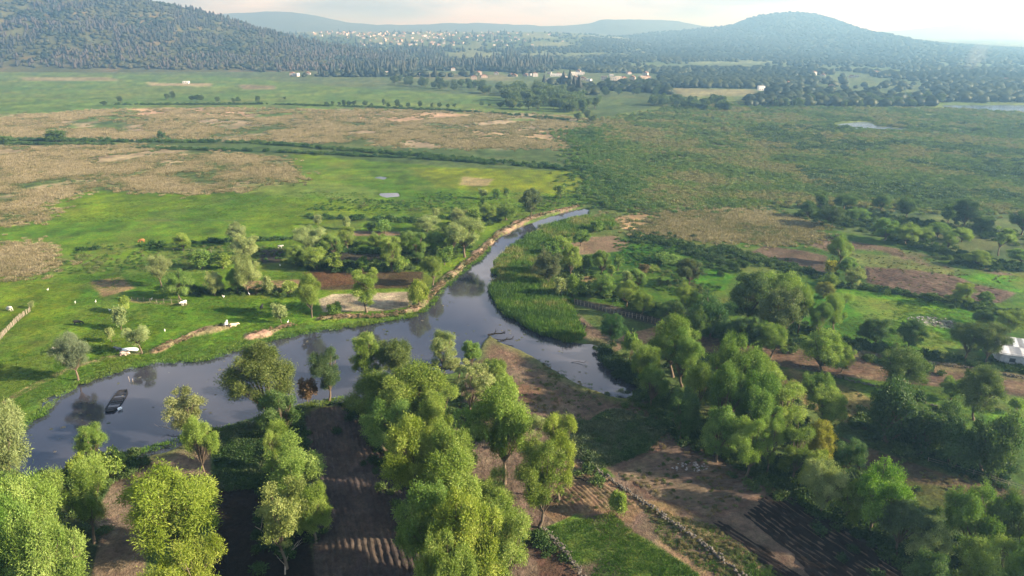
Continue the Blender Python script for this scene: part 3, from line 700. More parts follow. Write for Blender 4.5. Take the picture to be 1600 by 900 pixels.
def make_kind(key, seed, H, Wd, c0, lobes, lr, leaves, L, lw, droop, bias_top=0., trunk=.22, stems=1, lobe_z=1.0, drape=0., open_=0., lean=0.):
    """grow a tree H m tall and Wd m wide whose crown starts at c0*H; meshes are scaled to a 1 x 1 x 1 box"""
    rng = np.random.default_rng(seed); rd = random.Random(seed)
    cz = (c0 + 1) / 2 * H; bz = (1 - c0) / 2 * H; a = Wd / 2
    cen = []; tries = 0
    while len(cen) < lobes and tries < 4000:
        tries += 1
        d = unit_dirs(rng, 1)[0]; r = rng.uniform(.25, 1.15) ** .6
        if open_ and r < open_: continue
        rad = Wd * lr * rng.uniform(.50, 1.35)
        # the crown swells and narrows at uneven heights
        shape = 1 - .30 * math.sin(2.2 * d[2] + seed) * abs(d[2])
        p = np.array([d[0] * r * max(a - rad * .8, a * .25) * shape + lean * d[2] * a, d[1] * r * max(a - rad * .8, a * .25) * shape, cz + d[2] * r * max(bz - rad * .8, bz * .3)])
        if bias_top and rng.random() < bias_top and p[2] < cz: continue
        if any(np.linalg.norm((p - q) * (1, 1, .9)) < .72 * min(rad, s) for q, s in cen): continue
        cen.append((p, rad))
    Vs, Fs, vs, off = [], [], [], 0
    tot = sum(r * r for _, r in cen)
    for p, r in cen:
        n = int(leaves * r * r / tot)
        nb = max(6, int(12 * rng.uniform(.8, 1.3)))
        # each lobe is a bunch of billows, each billow a bunch of sprays
        bd = unit_dirs(rng, nb); bd[:, 2] = np.abs(bd[:, 2]) * .9 - .25
        which = rng.integers(0, nb, n); d = unit_dirs(rng, n)
        bc = bd[which] * r * .62; br = r * rng.uniform(.32, .56, nb)[which]
        sh = rng.random(n) ** .5 * (1 + .55 * (rng.random(n) < .22) * rng.random(n)); an = rng.uniform(.6, 1.45, (nb, 3))[which]
        q = bc + d * an * (br * sh)[:, None]
        q[:, 2] *= lobe_z
        if drape:
            q[:, 2] -= drape * r * (np.hypot(q[:, 0], q[:, 1]) / r) ** 2 * rng.random(n)
        out = q / (np.linalg.norm(q, axis=1, keepdims=True) + 1e-6) * .3 + d * .7
        lobe_v = rng.uniform(-.22, .22); bv = rng.uniform(-.24, .24, nb)[which]
        V, F, v = leaf_quads(rng, p + q, out, L, lw, droop, np.clip(.5 + lobe_v + bv + rng.normal(0, .11, n), 0, 1))
        Vs.append(V); Fs.append(F + off); vs.append(v); off += len(V)
    V = np.concatenate(Vs); F = np.concatenate(Fs); v = np.concatenate(vs)
    # trunk and limbs
    parts = []
    rt = trunk
    for s in range(stems):
        ang = rd.uniform(0, 6.28); bx = 0 if stems == 1 else .25 * math.cos(ang + s * 2.4) * Wd * .3; by = 0 if stems == 1 else .25 * math.sin(ang + s * 2.4) * Wd * .3
        fork = Vector((bx * 1.8 + rd.uniform(-.06, .06) * Wd, by * 1.8 + rd.uniform(-.06, .06) * Wd, H * max(.16, c0 * .75 + .06)))
        base = Vector((bx, by, -.25)); mid = (base + fork) / 2 + Vector((rd.uniform(-.15, .15), rd.uniform(-.15, .15), 0))
        parts.append(tube([base, base + Vector((0, 0, .5)), mid, fork], [rt * 1.5, rt * 1.05, rt * .9, rt * .75], 7))
        for i, (p, r) in enumerate(cen):
            if i % stems != s: continue
            p = Vector(p); k = fork.lerp(p, .5) + Vector((rd.uniform(-.25, .25), rd.uniform(-.25, .25), rd.uniform(-.1, .35))) * (Wd * .06)
            rr = rt * rd.uniform(.28, .45)
            parts.append(tube([fork, k, p, p + (p - k) * .2], [rr, rr * .75, rr * .5, rr * .15], 5))
            for j in range(2):
                e = p + Vector(unit_dirs(rng, 1)[0]) * r * .9
                parts.append(tube([k.lerp(p, .6), (k + e) / 2 + Vector((0, 0, .1)), e], [rr * .45, rr * .3, rr * .08], 4))
    tv, tf = join(parts); tv = np.array(tv); 
    q = np.percentile(V, [.7, 99.3], axis=0)
    w = max(q[1][0] - q[0][0], q[1][1] - q[0][1]); ctr = (q[0] + q[1]) / 2
    S = np.array([1 / w, 1 / w, 1 / q[1][2]]); O = np.array([ctr[0] * .6, ctr[1] * .6, 0])
    K = Kind(); K.c0 = max(0, q[0][2] / q[1][2])
    K.crown = mesh_np(key + '_crown', (V - O) * S, F, [M_LEAF], False, {'vary': v})
    K.trunk = mesh_np(key + '_trunk', (tv - O) * S, tf, [M_BARK], True)
    K.make = lambda: mesh_np(key + '_tree', np.concatenate([(V - O) * S, (tv - O) * S]), np.concatenate([F, np.array(tf) + len(V)]), [M_LEAF, M_BARK], False,
                      {'vary': np.concatenate([v, np.full(len(tv), .5)])}, mi=[0] * len(F) + [1] * len(tf))
    K.joined = None
    KINDS.setdefault(key, []).append(K)
for i in range(5): make_kind('willow', 100 + i, 12, 9.0, .18, 23, .165, 40000, .30, .078, .15, .35, .26, lobe_z=1.25)
for i in range(3): make_kind('tall', 140 + i, 14, 7.2, .12, 22, .19, 34000, .30, .078, .2, .2, .26, lobe_z=1.3)
for i in range(3): make_kind('broad', 180 + i, 10, 10.5, .12, 25, .155, 44000, .30, .078, .1, .4, .28, stems=2, lobe_z=1.2)
for i in range(3): make_kind('round', 220 + i, 9, 8.5, .07, 32, .16, 36000, .22, .11, .0, .3, .24)
for i in range(2): make_kind('sparse', 260 + i, 11, 7.5, .26, 18, .16, 17000, .24, .10, .2, .2, .2, open_=.45)
for i in range(2): make_kind('weeping', 290 + i, 9, 8.5, .03, 20, .20, 12000, .60, .12, .85, .3, .24, drape=.8)
for i in range(2): make_kind('vine', 310 + i, 10, 10, .03, 19, .22, 15000, .36, .24, .35, .2, .3, stems=3, drape=.7)
for i in range(3): make_kind('bush', 330 + i, 3.2, 4.2, .0, 13, .23, 4200, .34, .14, -.1, .3, .07, stems=3)
for i in range(3): make_kind('small', 360 + i, 8, 6.6, .12, 12, .24, 3000, .62, .26, .1, .3, .2)

OL, SV, DK, MD, BR, YL = (.142, .198, .034), (.185, .222, .080), (.056, .100, .026), (.104, .168, .032), (.172, .215, .026), (.24, .23, .025)
BN = (.10, .066, .038)
trng = random.Random(5)
N_TREES = 0
def tree(x, top, bot, w, kind, col, label, group=None, name=None, cat=None, parts=None, var=None, rot=None):
    """x, top, bot, w: where the tree's outline lies on the photograph; it is grown at its own place on the ground at true size"""
    global N_TREES
    ks = KINDS[kind]; K = ks[(N_TREES if var is None else var) % len(ks)]
    N_TREES += 1
    base = bot; w = w * (.90 if w < 45 else .84)
    for _ in range(5):
        P = G(x, base); zc = depth(P.y); m = zc / FPX
        wm = w * m; th = math.atan2(CAM_H, P.length if False else P.y)
        th = math.atan2(CAM_H - 3, P.y)
        hi_img = (base - top) * m; lo, hi = .2 * wm + .3, 40
        for _ in range(28):
            h = (lo + hi) / 2; a = wm / 2 * .96; b = (1 - K.c0) / 2 * h; c = (1 + K.c0) / 2 * h
            e = math.sqrt((a * math.sin(th)) ** 2 + (b * math.cos(th)) ** 2)
            if c * math.cos(th) + e > hi_img: hi = h
            else: lo = h
        under = max(0, e - c * math.cos(th)) / m
        base = bot - under
    r = trng.random
    gz = ground_z(P.x, P.y) if P.y > 1500 else 0
    nm = name or ('bush' if kind == 'bush' else 'willow_tree' if kind in ('willow', 'tall', 'weeping', 'sparse') else 'broadleaf_tree')
    cat = cat or ('bush' if 'bush' in nm or 'shrub' in nm else 'tree')
    j = .90 + .2 * r()
    j *= 1.16
    c4 = (col[0] * j * (.95 + .1 * r()), col[1] * j, col[2] * j * (.9 + .2 * r()), 1)
    rz = r() * 6.283 if rot is None else rot
    if parts is None: parts = w >= 26
    if parts:
        o = link(nm, None, None, (P.x, P.y, gz))
        o.empty_display_size = .5
        t = link('trunk', K.trunk, o); k = link('crown', K.crown, o); k.color = c4
    else:
        if K.joined is None: K.joined = K.make()          # one joined mesh for trees too small in the photo to show their parts
        o = link(nm, K.joined, None, (P.x, P.y, gz)); o.color = c4
    o.rotation_euler = (0, 0, rz); o.scale = (wm, wm, h)
    tag(o, label, cat, group)
    return o

T = tree
# --- bottom left
T(15,628,815,128,'willow',(.13,.165,.055),'tall pale willow cut by the left edge where the river ends')
T(152,663,728,50,'tall',MD,'dark green upright tree on the near bank at the river\'s left end')
T(172,704,742,54,'bush',OL,'olive spreading bush at the foot of the upright tree on the near bank',name='shrub')
T(128,712,748,32,'bush',BR,'small bright green bush on the near bank left of the olive bush')
T(150,732,850,86,'willow',OL,'pale olive willow nearest the dirt strip in the lower left corner')
T(72,752,900,130,'broad',OL,'broad olive willow filling the lower left corner')
T(18,800,960,120,'broad',MD,'dark willow at the very bottom left corner')
T(100,830,980,130,'broad',OL,'wide willow cut by the bottom edge beside the dirt strip')
T(20,745,830,80,'round',DK,'dark low tree under the pale willow at the left edge')
T(298,617,700,62,'sparse',(.15,.175,.06),'thin pale willow with dead twigs leaning over the near bank')
T(322,655,745,66,'willow',OL,'olive willow with bare lower branches beside the thin pale willow')
T(286,738,880,146,'willow',BR,'big bright yellow green tree standing alone by the dirt strip',var=1)
T(305,862,985,135,'broad',BR,'bright green crown cut by the bottom edge below the big yellow green tree')
T(440,665,742,50,'willow',OL,'small olive willow at the top of the row beside the dark furrowed field')
T(468,693,800,96,'tall',OL,'tall olive willow in the middle of the row beside the dark furrowed field',var=1)
T(452,770,890,84,'sparse',(.14,.17,.05),'ragged willow with white dead branches beside the dark furrowed field')
T(492,765,848,72,'willow',OL,'leaning willow branch mass overhanging the dark furrowed field')
T(418,541,668,118,'willow',(.085,.115,.027),'large green willow leaning over the water at the near bank',var=0)
T(440,610,690,70,'round',DK,'dark round tree under the large willow at the near bank')
T(513,547,626,54,'tall',(.05,.085,.03),'narrow dark willow standing at the water above the furrowed field')
T(483,592,628,28,'bush',BN,'small reddish brown bush at the water between two dark willows',name='shrub')
# --- middle grove by the water
T(577,523,604,50,'tall',OL,'left of the twin pale willows at the water with a straight top')
T(618,534,604,66,'willow',(.090,.125,.032),'wider right one of the twin willows at the water')
T(694,521,592,48,'tall',SV,'slender pale willow beside the black fallen trunk')
T(715,555,596,46,'sparse',SV,'thin low willow right of the black fallen trunk')
T(737,533,572,36,'round',MD,'small dark round tree nearest the tip of the bare point of land')
T(590,580,668,96,'broad',(.09,.135,.022),'green spreading tree at the head of the furrowed field')
T(650,576,680,104,'willow',OL,'large pale willow in the upper middle of the central grove',var=2)
T(615,622,706,100,'broad',MD,'dark green tree overhanging the top of the furrowed field')
T(684,612,700,76,'willow',OL,'pale willow right of the dark tree at the top of the furrowed field')
T(742,568,660,66,'sparse',SV,'open willow with a slim bare reddish trunk in the central grove')
T(785,583,634,38,'round',OL,'round olive tree at the right edge of the central grove above the path')
T(772,563,612,44,'willow',OL,'small olive willow behind the round olive tree in the central grove')
T(786,609,756,98,'willow',OL,'tall willow with visible dark trunk on the right side of the central grove',var=3)
T(735,640,752,66,'sparse',MD,'thin dark willow in the hollow of the central grove')
T(648,662,800,112,'willow',BR,'bright willow beside the middle of the furrowed field',var=0)
T(702,672,800,84,'willow',OL,'willow right of the bright one in the middle of the central grove',var=1)
T(712,722,850,108,'willow',OL,'pale willow below the hollow of the central grove',var=2)
T(872,655,780,54,'tall',BR,'upper of the two bright trees at the right end of the central grove',var=0)
T(842,694,822,84,'tall',(.105,.15,.022),'lower of the two bright trees at the right end of the central grove',var=1)
T(835,650,700,50,'sparse',SV,'faint bare topped willow behind the two bright trees')
T(668,768,905,96,'willow',MD,'dark willow beside the lower part of the furrowed field')
T(728,788,940,124,'broad',BR,'wide bright willow at the bottom of the central grove',var=1)
T(790,800,930,100,'willow',OL,'olive willow at the lower right corner of the central grove',var=3)
T(770,748,830,80,'willow',OL,'small pale willow over the red soil gap in the central grove')
T(700,850,990,110,'broad',OL,'crown cut by the bottom edge under the central grove')
T(965,768,806,30,'bush',OL,'round olive bush alone on the brown strip left of the stone wall',parts=True)
# --- long tree belt from the inlet to the lower right corner
T(957,490,538,40,'round',(.03,.075,.018),'compact dark green tree alone on the bank of the inlet')
T(985,520,560,30,'bush',MD,'low bush right of the compact dark tree',name='shrub')
T(1002,540,608,56,'willow',OL,'willow at the head of the inlet leaning to the water')
T(1018,570,640,60,'willow',MD,'lower willow on the inlet bank at the start of the belt')
T(1050,500,590,72,'willow',OL,'tall pale willow standing above the start of the belt',var=1)
T(1066,520,605,62,'tall',MD,'narrow willow right of the tall pale one at the start of the belt')
T(1085,568,660,56,'tall',OL,'upright olive tree in the belt behind the ploughed slope',var=2)
T(1140,532,650,96,'broad',MD,'widest crown of the upper belt, beside the brown strip')
T(1180,556,640,70,'willow',OL,'olive crown behind the widest crown of the upper belt')
T(1128,575,690,76,'willow',(.09,.145,.025),'bright green crown in the middle of the upper belt',var=0)
T(1065,610,690,56,'round',DK,'dark low tree at the field side of the upper belt')
T(1120,640,722,66,'round',MD,'dark tree at the field edge below the bright crown of the upper belt')
T(1175,592,700,76,'willow',(.09,.15,.022),'bright crown right of the middle of the belt',var=2)
T(1215,596,690,66,'tall',OL,'tall crown on the far side in the middle of the belt',var=0)
T(1163,655,745,64,'tall',OL,'upright crown at the field edge in the middle of the belt',var=1)
T(1197,655,742,48,'tall',OL,'narrow olive crown at the field edge left of the yellow dome',var=2)
T(1236,664,752,52,'tall',(.105,.150,.024),'narrow bright crown touching the yellow green dome')
T(1275,663,730,54,'round',(.175,.165,.020),'yellow green dome shaped tree in the belt')
T(1318,690,758,50,'sparse',DK,'dark spiky tree right of the yellow green dome')
T(1265,706,772,48,'round',BR,'small bright tree below the yellow green dome')
T(1280,725,806,76,'willow',SV,'grey green willow at the corner of the black ploughed field',var=3)
T(1362,734,835,86,'round',(.095,.175,.014),'vivid green tree in the lower belt beside the black ploughed field')
T(1325,755,820,56,'round',OL,'olive tree between the grey willow and the vivid green tree')
T(1402,782,866,84,'willow',(.07,.10,.045),'bluish willow right of the vivid green tree')
T(1440,815,880,70,'round',SV,'pale grey willow at the low end of the belt')
T(1508,768,880,96,'broad',MD,'large dark green tree near the lower right corner')
T(1570,782,890,90,'broad',(.07,.105,.03),'large tree at the right edge near the lower right corner')
T(1516,846,940,96,'willow',OL,'olive willow at the bottom edge near the lower right corner')
T(1588,850,960,90,'broad',MD,'dark crown filling the lower right corner')
T(1440,870,950,80,'round',DK,'dark crown at the bottom edge beside the black ploughed field')
# --- second belt on the right
T(1272,583,640,56,'round',MD,'tree left of the vine covered pair on the brown strip')
T(1288,606,668,60,'round',OL,'lower tree left of the vine covered pair, over the brown strip')
T(1388,594,690,84,'vine',(.045,.078,.022),'tall tree smothered in creepers with drooping white stems')
T(1440,640,705,70,'vine',(.045,.080,.024),'creeper covered tree in the middle of the vine clad clump')
T(1475,632,690,56,'vine',(.05,.085,.024),'creeper covered dome behind the vine clad clump')
T(1490,662,730,72,'vine',(.045,.078,.022),'creeper covered tree at the front of the vine clad clump')
T(1540,652,745,70,'vine',(.055,.085,.024),'creeper covered tree at the right end of the vine clad clump')
T(1404,543,606,76,'round',(.075,.11,.026),'single round topped tree on the brown strip above the creepers')
T(1520,577,656,70,'round',(.075,.105,.03),'pale domed tree behind the right end of the vine clad clump')
T(1485,590,625,34,'round',MD,'small dark tree left of the pale domed tree')
T(1585,622,645,22,'bush',OL,'small bush on the green patch right of the pale domed tree')
T(1283,518,582,76,'round',OL,'round pale willow alone on the brown strip above the belt')
T(1314,540,582,34,'round',OL,'small round tree touching the lone pale willow on the brown strip')
T(1363,496,542,52,'round',(.05,.085,.024),'dark tree at the lower edge of the bright green field, left of two')
T(1420,501,546,48,'round',DK,'nearly black round tree at the lower edge of the bright green field')
T(1508,506,566,56,'willow',(.075,.10,.03),'left half of the big crown beside the white roofed shed')
T(1541,508,570,54,'willow',(.085,.11,.032),'right half of the big crown beside the white roofed shed')
T(1534,484,508,36,'round',DK,'dark round bush behind the crown beside the shed',name='bush')
T(1578,484,520,50,'round',OL,'olive tree behind the white roofed shed')
T(1502,442,478,30,'tall',OL,'tall one of two trees on the reddish ploughed field')
T(1537,455,476,24,'round',MD,'short one of two trees on the reddish ploughed field',parts=True)
T(1309,370,412,38,'broad',OL,'round tree with a clear trunk between the brown fields')
T(1297,407,430,20,'small',YL,'small yellow tree just below the tree with a clear trunk')
T(1322,402,430,30,'round',MD,'dark tree behind the round grey one at the corner of the green field')
T(1332,418,449,30,'round',SV,'grey round tree at the upper corner of the bright green field')
T(1296,428,452,26,'round',OL,'small olive tree left of the grey round tree at the green field')
T(1287,441,466,36,'round',(.14,.145,.025),'yellowish dome beside the bright green field')
T(1300,460,520,50,'willow',OL,'tall willow at the left edge of the bright green field')
T(1278,472,530,42,'willow',MD,'dark willow behind the big domed cluster at the bright green field')
# --- big domed cluster
T(1168,428,506,78,'round',(.062,.095,.025),'left dome of the great dark cluster in the right middle')
T(1215,424,490,72,'round',OL,'back dome of the great dark cluster with a sunlit right side')
T(1214,450,535,74,'round',(.085,.11,.035),'front grey green dome of the great dark cluster')
T(1248,448,520,40,'willow',OL,'sunlit tree at the right shoulder of the great dark cluster')
T(1110,464,530,72,'round',(.04,.085,.022),'dark green dome left of the great dark cluster')
T(1160,494,548,58,'round',(.042,.080,.022),'low dark dome in front of the great dark cluster')
T(1202,508,562,52,'willow',OL,'olive tree at the front foot of the great dark cluster')
T(1182,500,552,36,'round',MD,'narrow tree between the low dark dome and the olive tree')
T(1074,403,446,46,'round',(.07,.09,.034),'grey green tree beside the small vivid green plot')
T(1068,444,496,44,'willow',OL,'olive tree left of the dark green dome')
T(1046,470,510,44,'round',DK,'dark tree between the picket fence and the dark green dome')
T(1086,484,540,40,'round',DK,'black green tree at the foot of the dark green dome')
# --- trees along the far side of the inlet meadow
T(891,382,432,38,'round',OL,'olive tree at the top of the thicket above the reed bank')
T(857,393,445,42,'round',(.085,.10,.045),'grey round tree above the reed bank at the river bend')
T(938,391,428,30,'round',MD,'tree with a rusty patch beside the small brown plot')
T(941,404,425,14,'small',BN,'small rusty red tree beside the small brown plot')
T(966,400,422,18,'small',MD,'small dark tree right of the rusty tree')
T(955,414,430,16,'small',OL,'small olive tree below the rusty tree')
T(914,400,425,20,'small',MD,'small tree left of the rusty tree')
T(876,432,466,22,'small',SV,'thin silver tree at the reed bank end of the picket fence')
T(894,430,465,24,'small',OL,'olive tree at the left end of the picket fence')
T(905,440,462,20,'small',OL,'lower olive tree at the left end of the picket fence')
T(942,428,466,38,'round',MD,'dark tree overhanging the middle of the picket fence')
T(980,424,452,22,'small',SV,'slim silver tree behind the picket fence')
T(978,438,480,44,'willow',OL,'large olive tree over the right half of the picket fence')
T(1003,455,494,34,'willow',OL,'olive tree trailing along the picket fence to the right')
T(995,420,450,32,'round',MD,'dark round tree in the meadow behind the picket fence')
T(1006,412,428,20,'small',(.13,.10,.05),'brownish bush in the meadow behind the picket fence',name='bush')
T(1020,415,426,20,'small',OL,'round bush on the vivid meadow left of the grey green tree',name='bush')
T(1043,395,412,50,'bush',MD,'long dark bush at the top of the vivid meadow',name='shrub',parts=True)
T(932,344,362,24,'small',MD,'tree beside the river just below its far end')
T(880,370,388,28,'small',OL,'pale shrub on the right bank of the upper river',name='shrub')
T(907,360,384,30,'round',MD,'green shrub above the small brown plot',name='shrub')
T(862,378,400,26,'small',MD,'dark shrub above the grey tree on the right bank',name='shrub')
# --- upper right row
g = 'dark trees along the marsh edge at the upper right'
T(1283,303,326,20,'small',DK,'leftmost of the small dark trees along the marsh edge',g)
T(1318,303,327,36,'round',DK,'second dark round tree from the left along the marsh edge',g)
T(1377,305,328,32,'round',DK,'third dark round tree from the left along the marsh edge',g)
T(1416,309,340,34,'round',DK,'dark domed tree right of the gap along the marsh edge',g)
T(1480,320,348,24,'small',DK,'dark tree on the left shoulder of the biggest marsh edge tree',g)
T(1504,313,355,46,'round',(.028,.052,.022),'biggest dark tree along the marsh edge',g)
T(1532,336,360,34,'round',DK,'low dark tree right of the biggest marsh edge tree',g)
T(1596,330,366,40,'round',DK,'dark tree cut by the right edge at the marsh edge',g)
T(1262,315,340,28,'round',DK,'dark tree at the left end of the marsh edge thicket')
T(1298,322,354,48,'round',(.045,.07,.024),'wide dark tree in the marsh edge thicket beside the dry reeds')
T(1340,325,345,34,'round',MD,'pale shrub in the marsh edge thicket',name='shrub')
T(1382,342,376,42,'round',MD,'round tree in the middle of the marsh edge thicket')
T(1415,350,382,36,'round',OL,'pale round tree at the field side of the marsh edge thicket')
T(1440,355,378,30,'round',OL,'pale shrub at the field side of the marsh edge thicket',name='shrub')
T(1465,348,370,46,'round',MD,'long green tree behind the pale shrub of the marsh edge thicket')
T(1480,364,392,24,'tall',MD,'upright tree at the right end of the marsh edge thicket')
T(1503,356,378,32,'round',OL,'bright round tree right of the upright one')
T(1528,392,416,40,'round',OL,'round pale bush at the end of the brown field',name='bush')
T(1562,355,400,36,'sparse',OL,'flat topped thin tree with a leaning trunk at the far right')
T(1592,388,412,40,'round',MD,'dark bush at the right edge beyond the vivid green strip',name='bush')
# --- left bank trees
T(372,348,384,32,'willow',SV,'upper of the two stacked silver trees in the left meadow')
T(386,367,408,42,'round',SV,'lower of the two stacked silver trees in the left meadow')
T(288,364,392,26,'round',OL,'round olive tree alone on the left meadow left of the stacked pair')
T(252,401,448,38,'willow',SV,'pale silver willow at the left end of the meadow row')
T(282,425,468,48,'round',MD,'dark round tree in front of the pale silver willow')
T(337,425,462,28,'round',SV,'grey tree right of the dark round one in the meadow row')
T(390,400,460,46,'willow',SV,'tall silver willow in the meadow row')
T(371,420,458,26,'round',MD,'dark small tree under the tall silver willow')
T(421,432,460,20,'small',SV,'small silver tree right of the tall silver willow')
T(452,440,458,26,'bush',OL,'low olive bush between the meadow row and the bare plot',parts=True)
T(487,430,496,44,'willow',OL,'pale willow at the left side of the bare grey plot')
T(573,422,488,44,'tall',OL,'single upright willow in front of the bare grey plot')
T(655,438,480,38,'weeping',BR,'bright weeping willow at the river end of the bare grey plot')
T(439,473,504,24,'small',SV,'small silver tree alone on the bank meadow')
T(190,480,514,24,'small',SV,'small grey tree in the middle of the left pasture')
T(196,462,488,20,'small',OL,'small olive tree behind the small grey tree of the left pasture')
T(174,511,534,15,'small',SV,'tiny pollarded willow with pale trunk in the left pasture')
T(220,510,553,38,'sparse',SV,'thin leaning willow beside the white upturned boat')
T(121,524,595,58,'willow',(.125,.15,.085),'big silver willow at the water in the left pasture',rot=.6)
T(50,471,482,10,'small',SV,'tiny bush at the far end of the stick fence',name='bush')
T(316,392,420,34,'small',MD,'left of two low trees behind the meadow row')
T(350,396,420,28,'small',OL,'right of two low trees behind the meadow row')
T(524,473,492,24,'bush',MD,'low bush on the bare grey plot',parts=True)
# --- grove on the left bank of the upper river
g = 'grove on the left bank of the upper river'
T(488,354,400,58,'willow',SV,'tall silver crowned tree at the left end of the riverside grove',g)
T(463,384,414,34,'round',OL,'yellowish tree low at the left end of the riverside grove',g)
T(494,386,420,42,'round',OL,'olive tree in front of the tall silver crowned tree',g)
T(520,366,402,34,'round',MD,'dark tree right of the tall silver crowned tree',g)
T(524,396,424,24,'small',OL,'small pyramid shaped tree in front of the riverside grove',g)
T(543,356,392,30,'tall',OL,'upright tree second from the left in the riverside grove',g)
T(497,336,352,14,'small',SV,'tiny silver tree in the open field behind the riverside grove',g)
T(542,338,358,14,'small',SV,'slim silver tree on the field edge behind the riverside grove',g)
T(578,346,364,20,'small',DK,'dark bush on the field edge behind the riverside grove',g,name='bush')
T(600,344,364,26,'small',MD,'wide bush on the field edge behind the riverside grove',g,name='bush')
T(568,402,424,18,'small',MD,'small tree on the dark strip in the riverside grove',g)
T(590,364,390,26,'round',OL,'pale tree in the middle of the riverside grove',g)
T(613,370,424,34,'tall',OL,'tall olive tree in the centre of the riverside grove',g)
T(636,362,400,36,'round',MD,'dark tree right of the tall olive one',g)
T(628,402,424,26,'small',OL,'low olive tree under the centre of the riverside grove',g)
T(652,362,412,30,'tall',MD,'narrow dark tree right of the centre of the riverside grove',g)
T(668,336,362,44,'round',SV,'grey round tree at the back of the riverside grove',g)
T(681,324,342,14,'small',SV,'small tree on the field behind the grey round tree',g)
T(680,362,392,34,'round',MD,'dark tree between the grey round tree and the levee',g)
T(676,402,446,36,'willow',OL,'olive tree leaning on the levee at the river bend',g)
T(695,386,414,28,'small',MD,'dark narrow tree at the levee above the river bend',g)
T(728,343,402,60,'willow',SV,'biggest grey willow of the riverside grove beside the levee',g,var=2)
T(708,354,392,34,'round',OL,'tree left of the biggest grey willow',g)
T(718,326,352,28,'round',SV,'grey tree behind the biggest grey willow',g)
T(742,326,352,24,'small',OL,'small tree right behind the biggest grey willow',g)
T(756,310,336,18,'small',MD,'slim tree at the back of the riverside grove near the field',g)
T(764,318,345,30,'round',OL,'olive tree near the bend behind the levee',g)
T(792,318,344,44,'round',MD,'wide low tree behind the levee near the upper river',g)
T(829,295,338,36,'round',(.085,.11,.045),'large lone round tree beside the far reach of the river',parts=True)
T(755,294,310,16,'small',SV,'left of three small trees on the far edge of the bright field')
T(776,295,312,14,'small',MD,'middle of three small trees on the far edge of the bright field')
T(792,294,310,12,'small',MD,'right of three small trees on the far edge of the bright field')
T(875,288,310,24,'small',OL,'small tree in the meadow above the far reach of the river')
# --- lone dark bushes in the dry reeds
T(88,204,222,38,'small',DK,'wide black green bush on the ditch in the dry reeds',name='bush')
T(253,205,219,14,'small',DK,'single dark round tree on the ditch in the dry reeds')
T(8,212,225,22,'small',DK,'dark bush on the ditch at the left edge',name='bush')
# --- repeated far trees
def many(items, label, group, kind='small', col=DK, jit=0):
    for it in items:
        x, b, w = it[:3]; h = it[3] if len(it) > 3 else w * .95
        T(x, b - h, b, w, kind, col, label, group, parts=False)
many([(188,160,10),(163,165,12,7),(262,156,10),(271,155,9,12),(300,158,9),(307,158,9,10),(315,158,9,10),(340,160,9),(366,161,8),(373,160,9),(404,162,9,12),(445,156,5),(510,164,7,5),(520,164,6),(530,165,6)],
     'small round tree in the row across the far pasture', 'row of trees across the far pasture', col=(.065,.10,.040))
many([(538,165,9),(546,166,9),(553,166,9),(571,166,9),(581,167,6),(600,167,6,12),(607,168,8),(621,168,10,12),(627,170,7),(638,168,8),(657,168,9,10),(675,169,5,8),(687,168,8),(700,169,7),(710,168,7,6),(753,166,9,8),(765,167,6,5),(781,169,14,10),(800,170,10),(813,170,12,10)],
     'small round tree on the dark hedge line above the dry reeds', 'trees on the hedge line above the dry reeds', col=(.065,.10,.040))
gr = random.Random(9)
gv = []
for i in range(62):
    t = gr.random(); x = 795 + 135 * t + gr.uniform(-8, 8); y0 = 143 + 28 * max(0, t - .2); b = gr.uniform(y0, 172 + 14 * max(0, t - .4))
    gv.append((x, b, gr.uniform(15, 21)))
gv += [(903,188,14,12),(918,186,10,14),(925,191,15,11),(912,180,13),(895,176,13)]
many(sorted(gv, key=lambda q: q[1]), 'round tree in the dense grove between far pasture and marsh', 'dense grove between the far pasture and the marsh', col=(.075,.11,.045))
gv = [(1020 + 118 * ((i * 37) % 40) / 40 + gr.uniform(-5, 5), 160 + 15 * gr.random() * (0.4 + ((i * 37) % 40) / 60), gr.uniform(11, 16)) for i in range(34)]
many(gv, 'round tree in the wood that juts into the far marsh', 'wood jutting into the far marsh', col=(.065,.10,.042))
gv = [(1212 + 250 * i / 44 + gr.uniform(-6, 6), 160 + gr.uniform(-4, 8), gr.uniform(9, 15)) for i in range(45)]
many(gv, 'round tree in the belt along the far side of the marsh', 'tree belt along the far side of the marsh', col=(.065,.10,.042))

gv = [(600 + 205 * gr.random(), 0, gr.uniform(9, 14)) for i in range(40)]
gv = [(x, 126 + (x - 600) * .09 + gr.uniform(-4, 7), w) for x, _, w in gv]
many(sorted(gv, key=lambda q: q[1]), 'round tree in the loose belt behind the far pasture', 'loose tree belt behind the far pasture', col=(.062,.095,.040))
gv = [(930 + 110 * gr.random(), gr.uniform(133, 152), gr.uniform(9, 13)) for i in range(30)]
many(sorted(gv, key=lambda q: q[1]), 'round tree in the belt between the grove and the far wood', 'tree belt between the grove and the far wood', col=(.050,.080,.036))
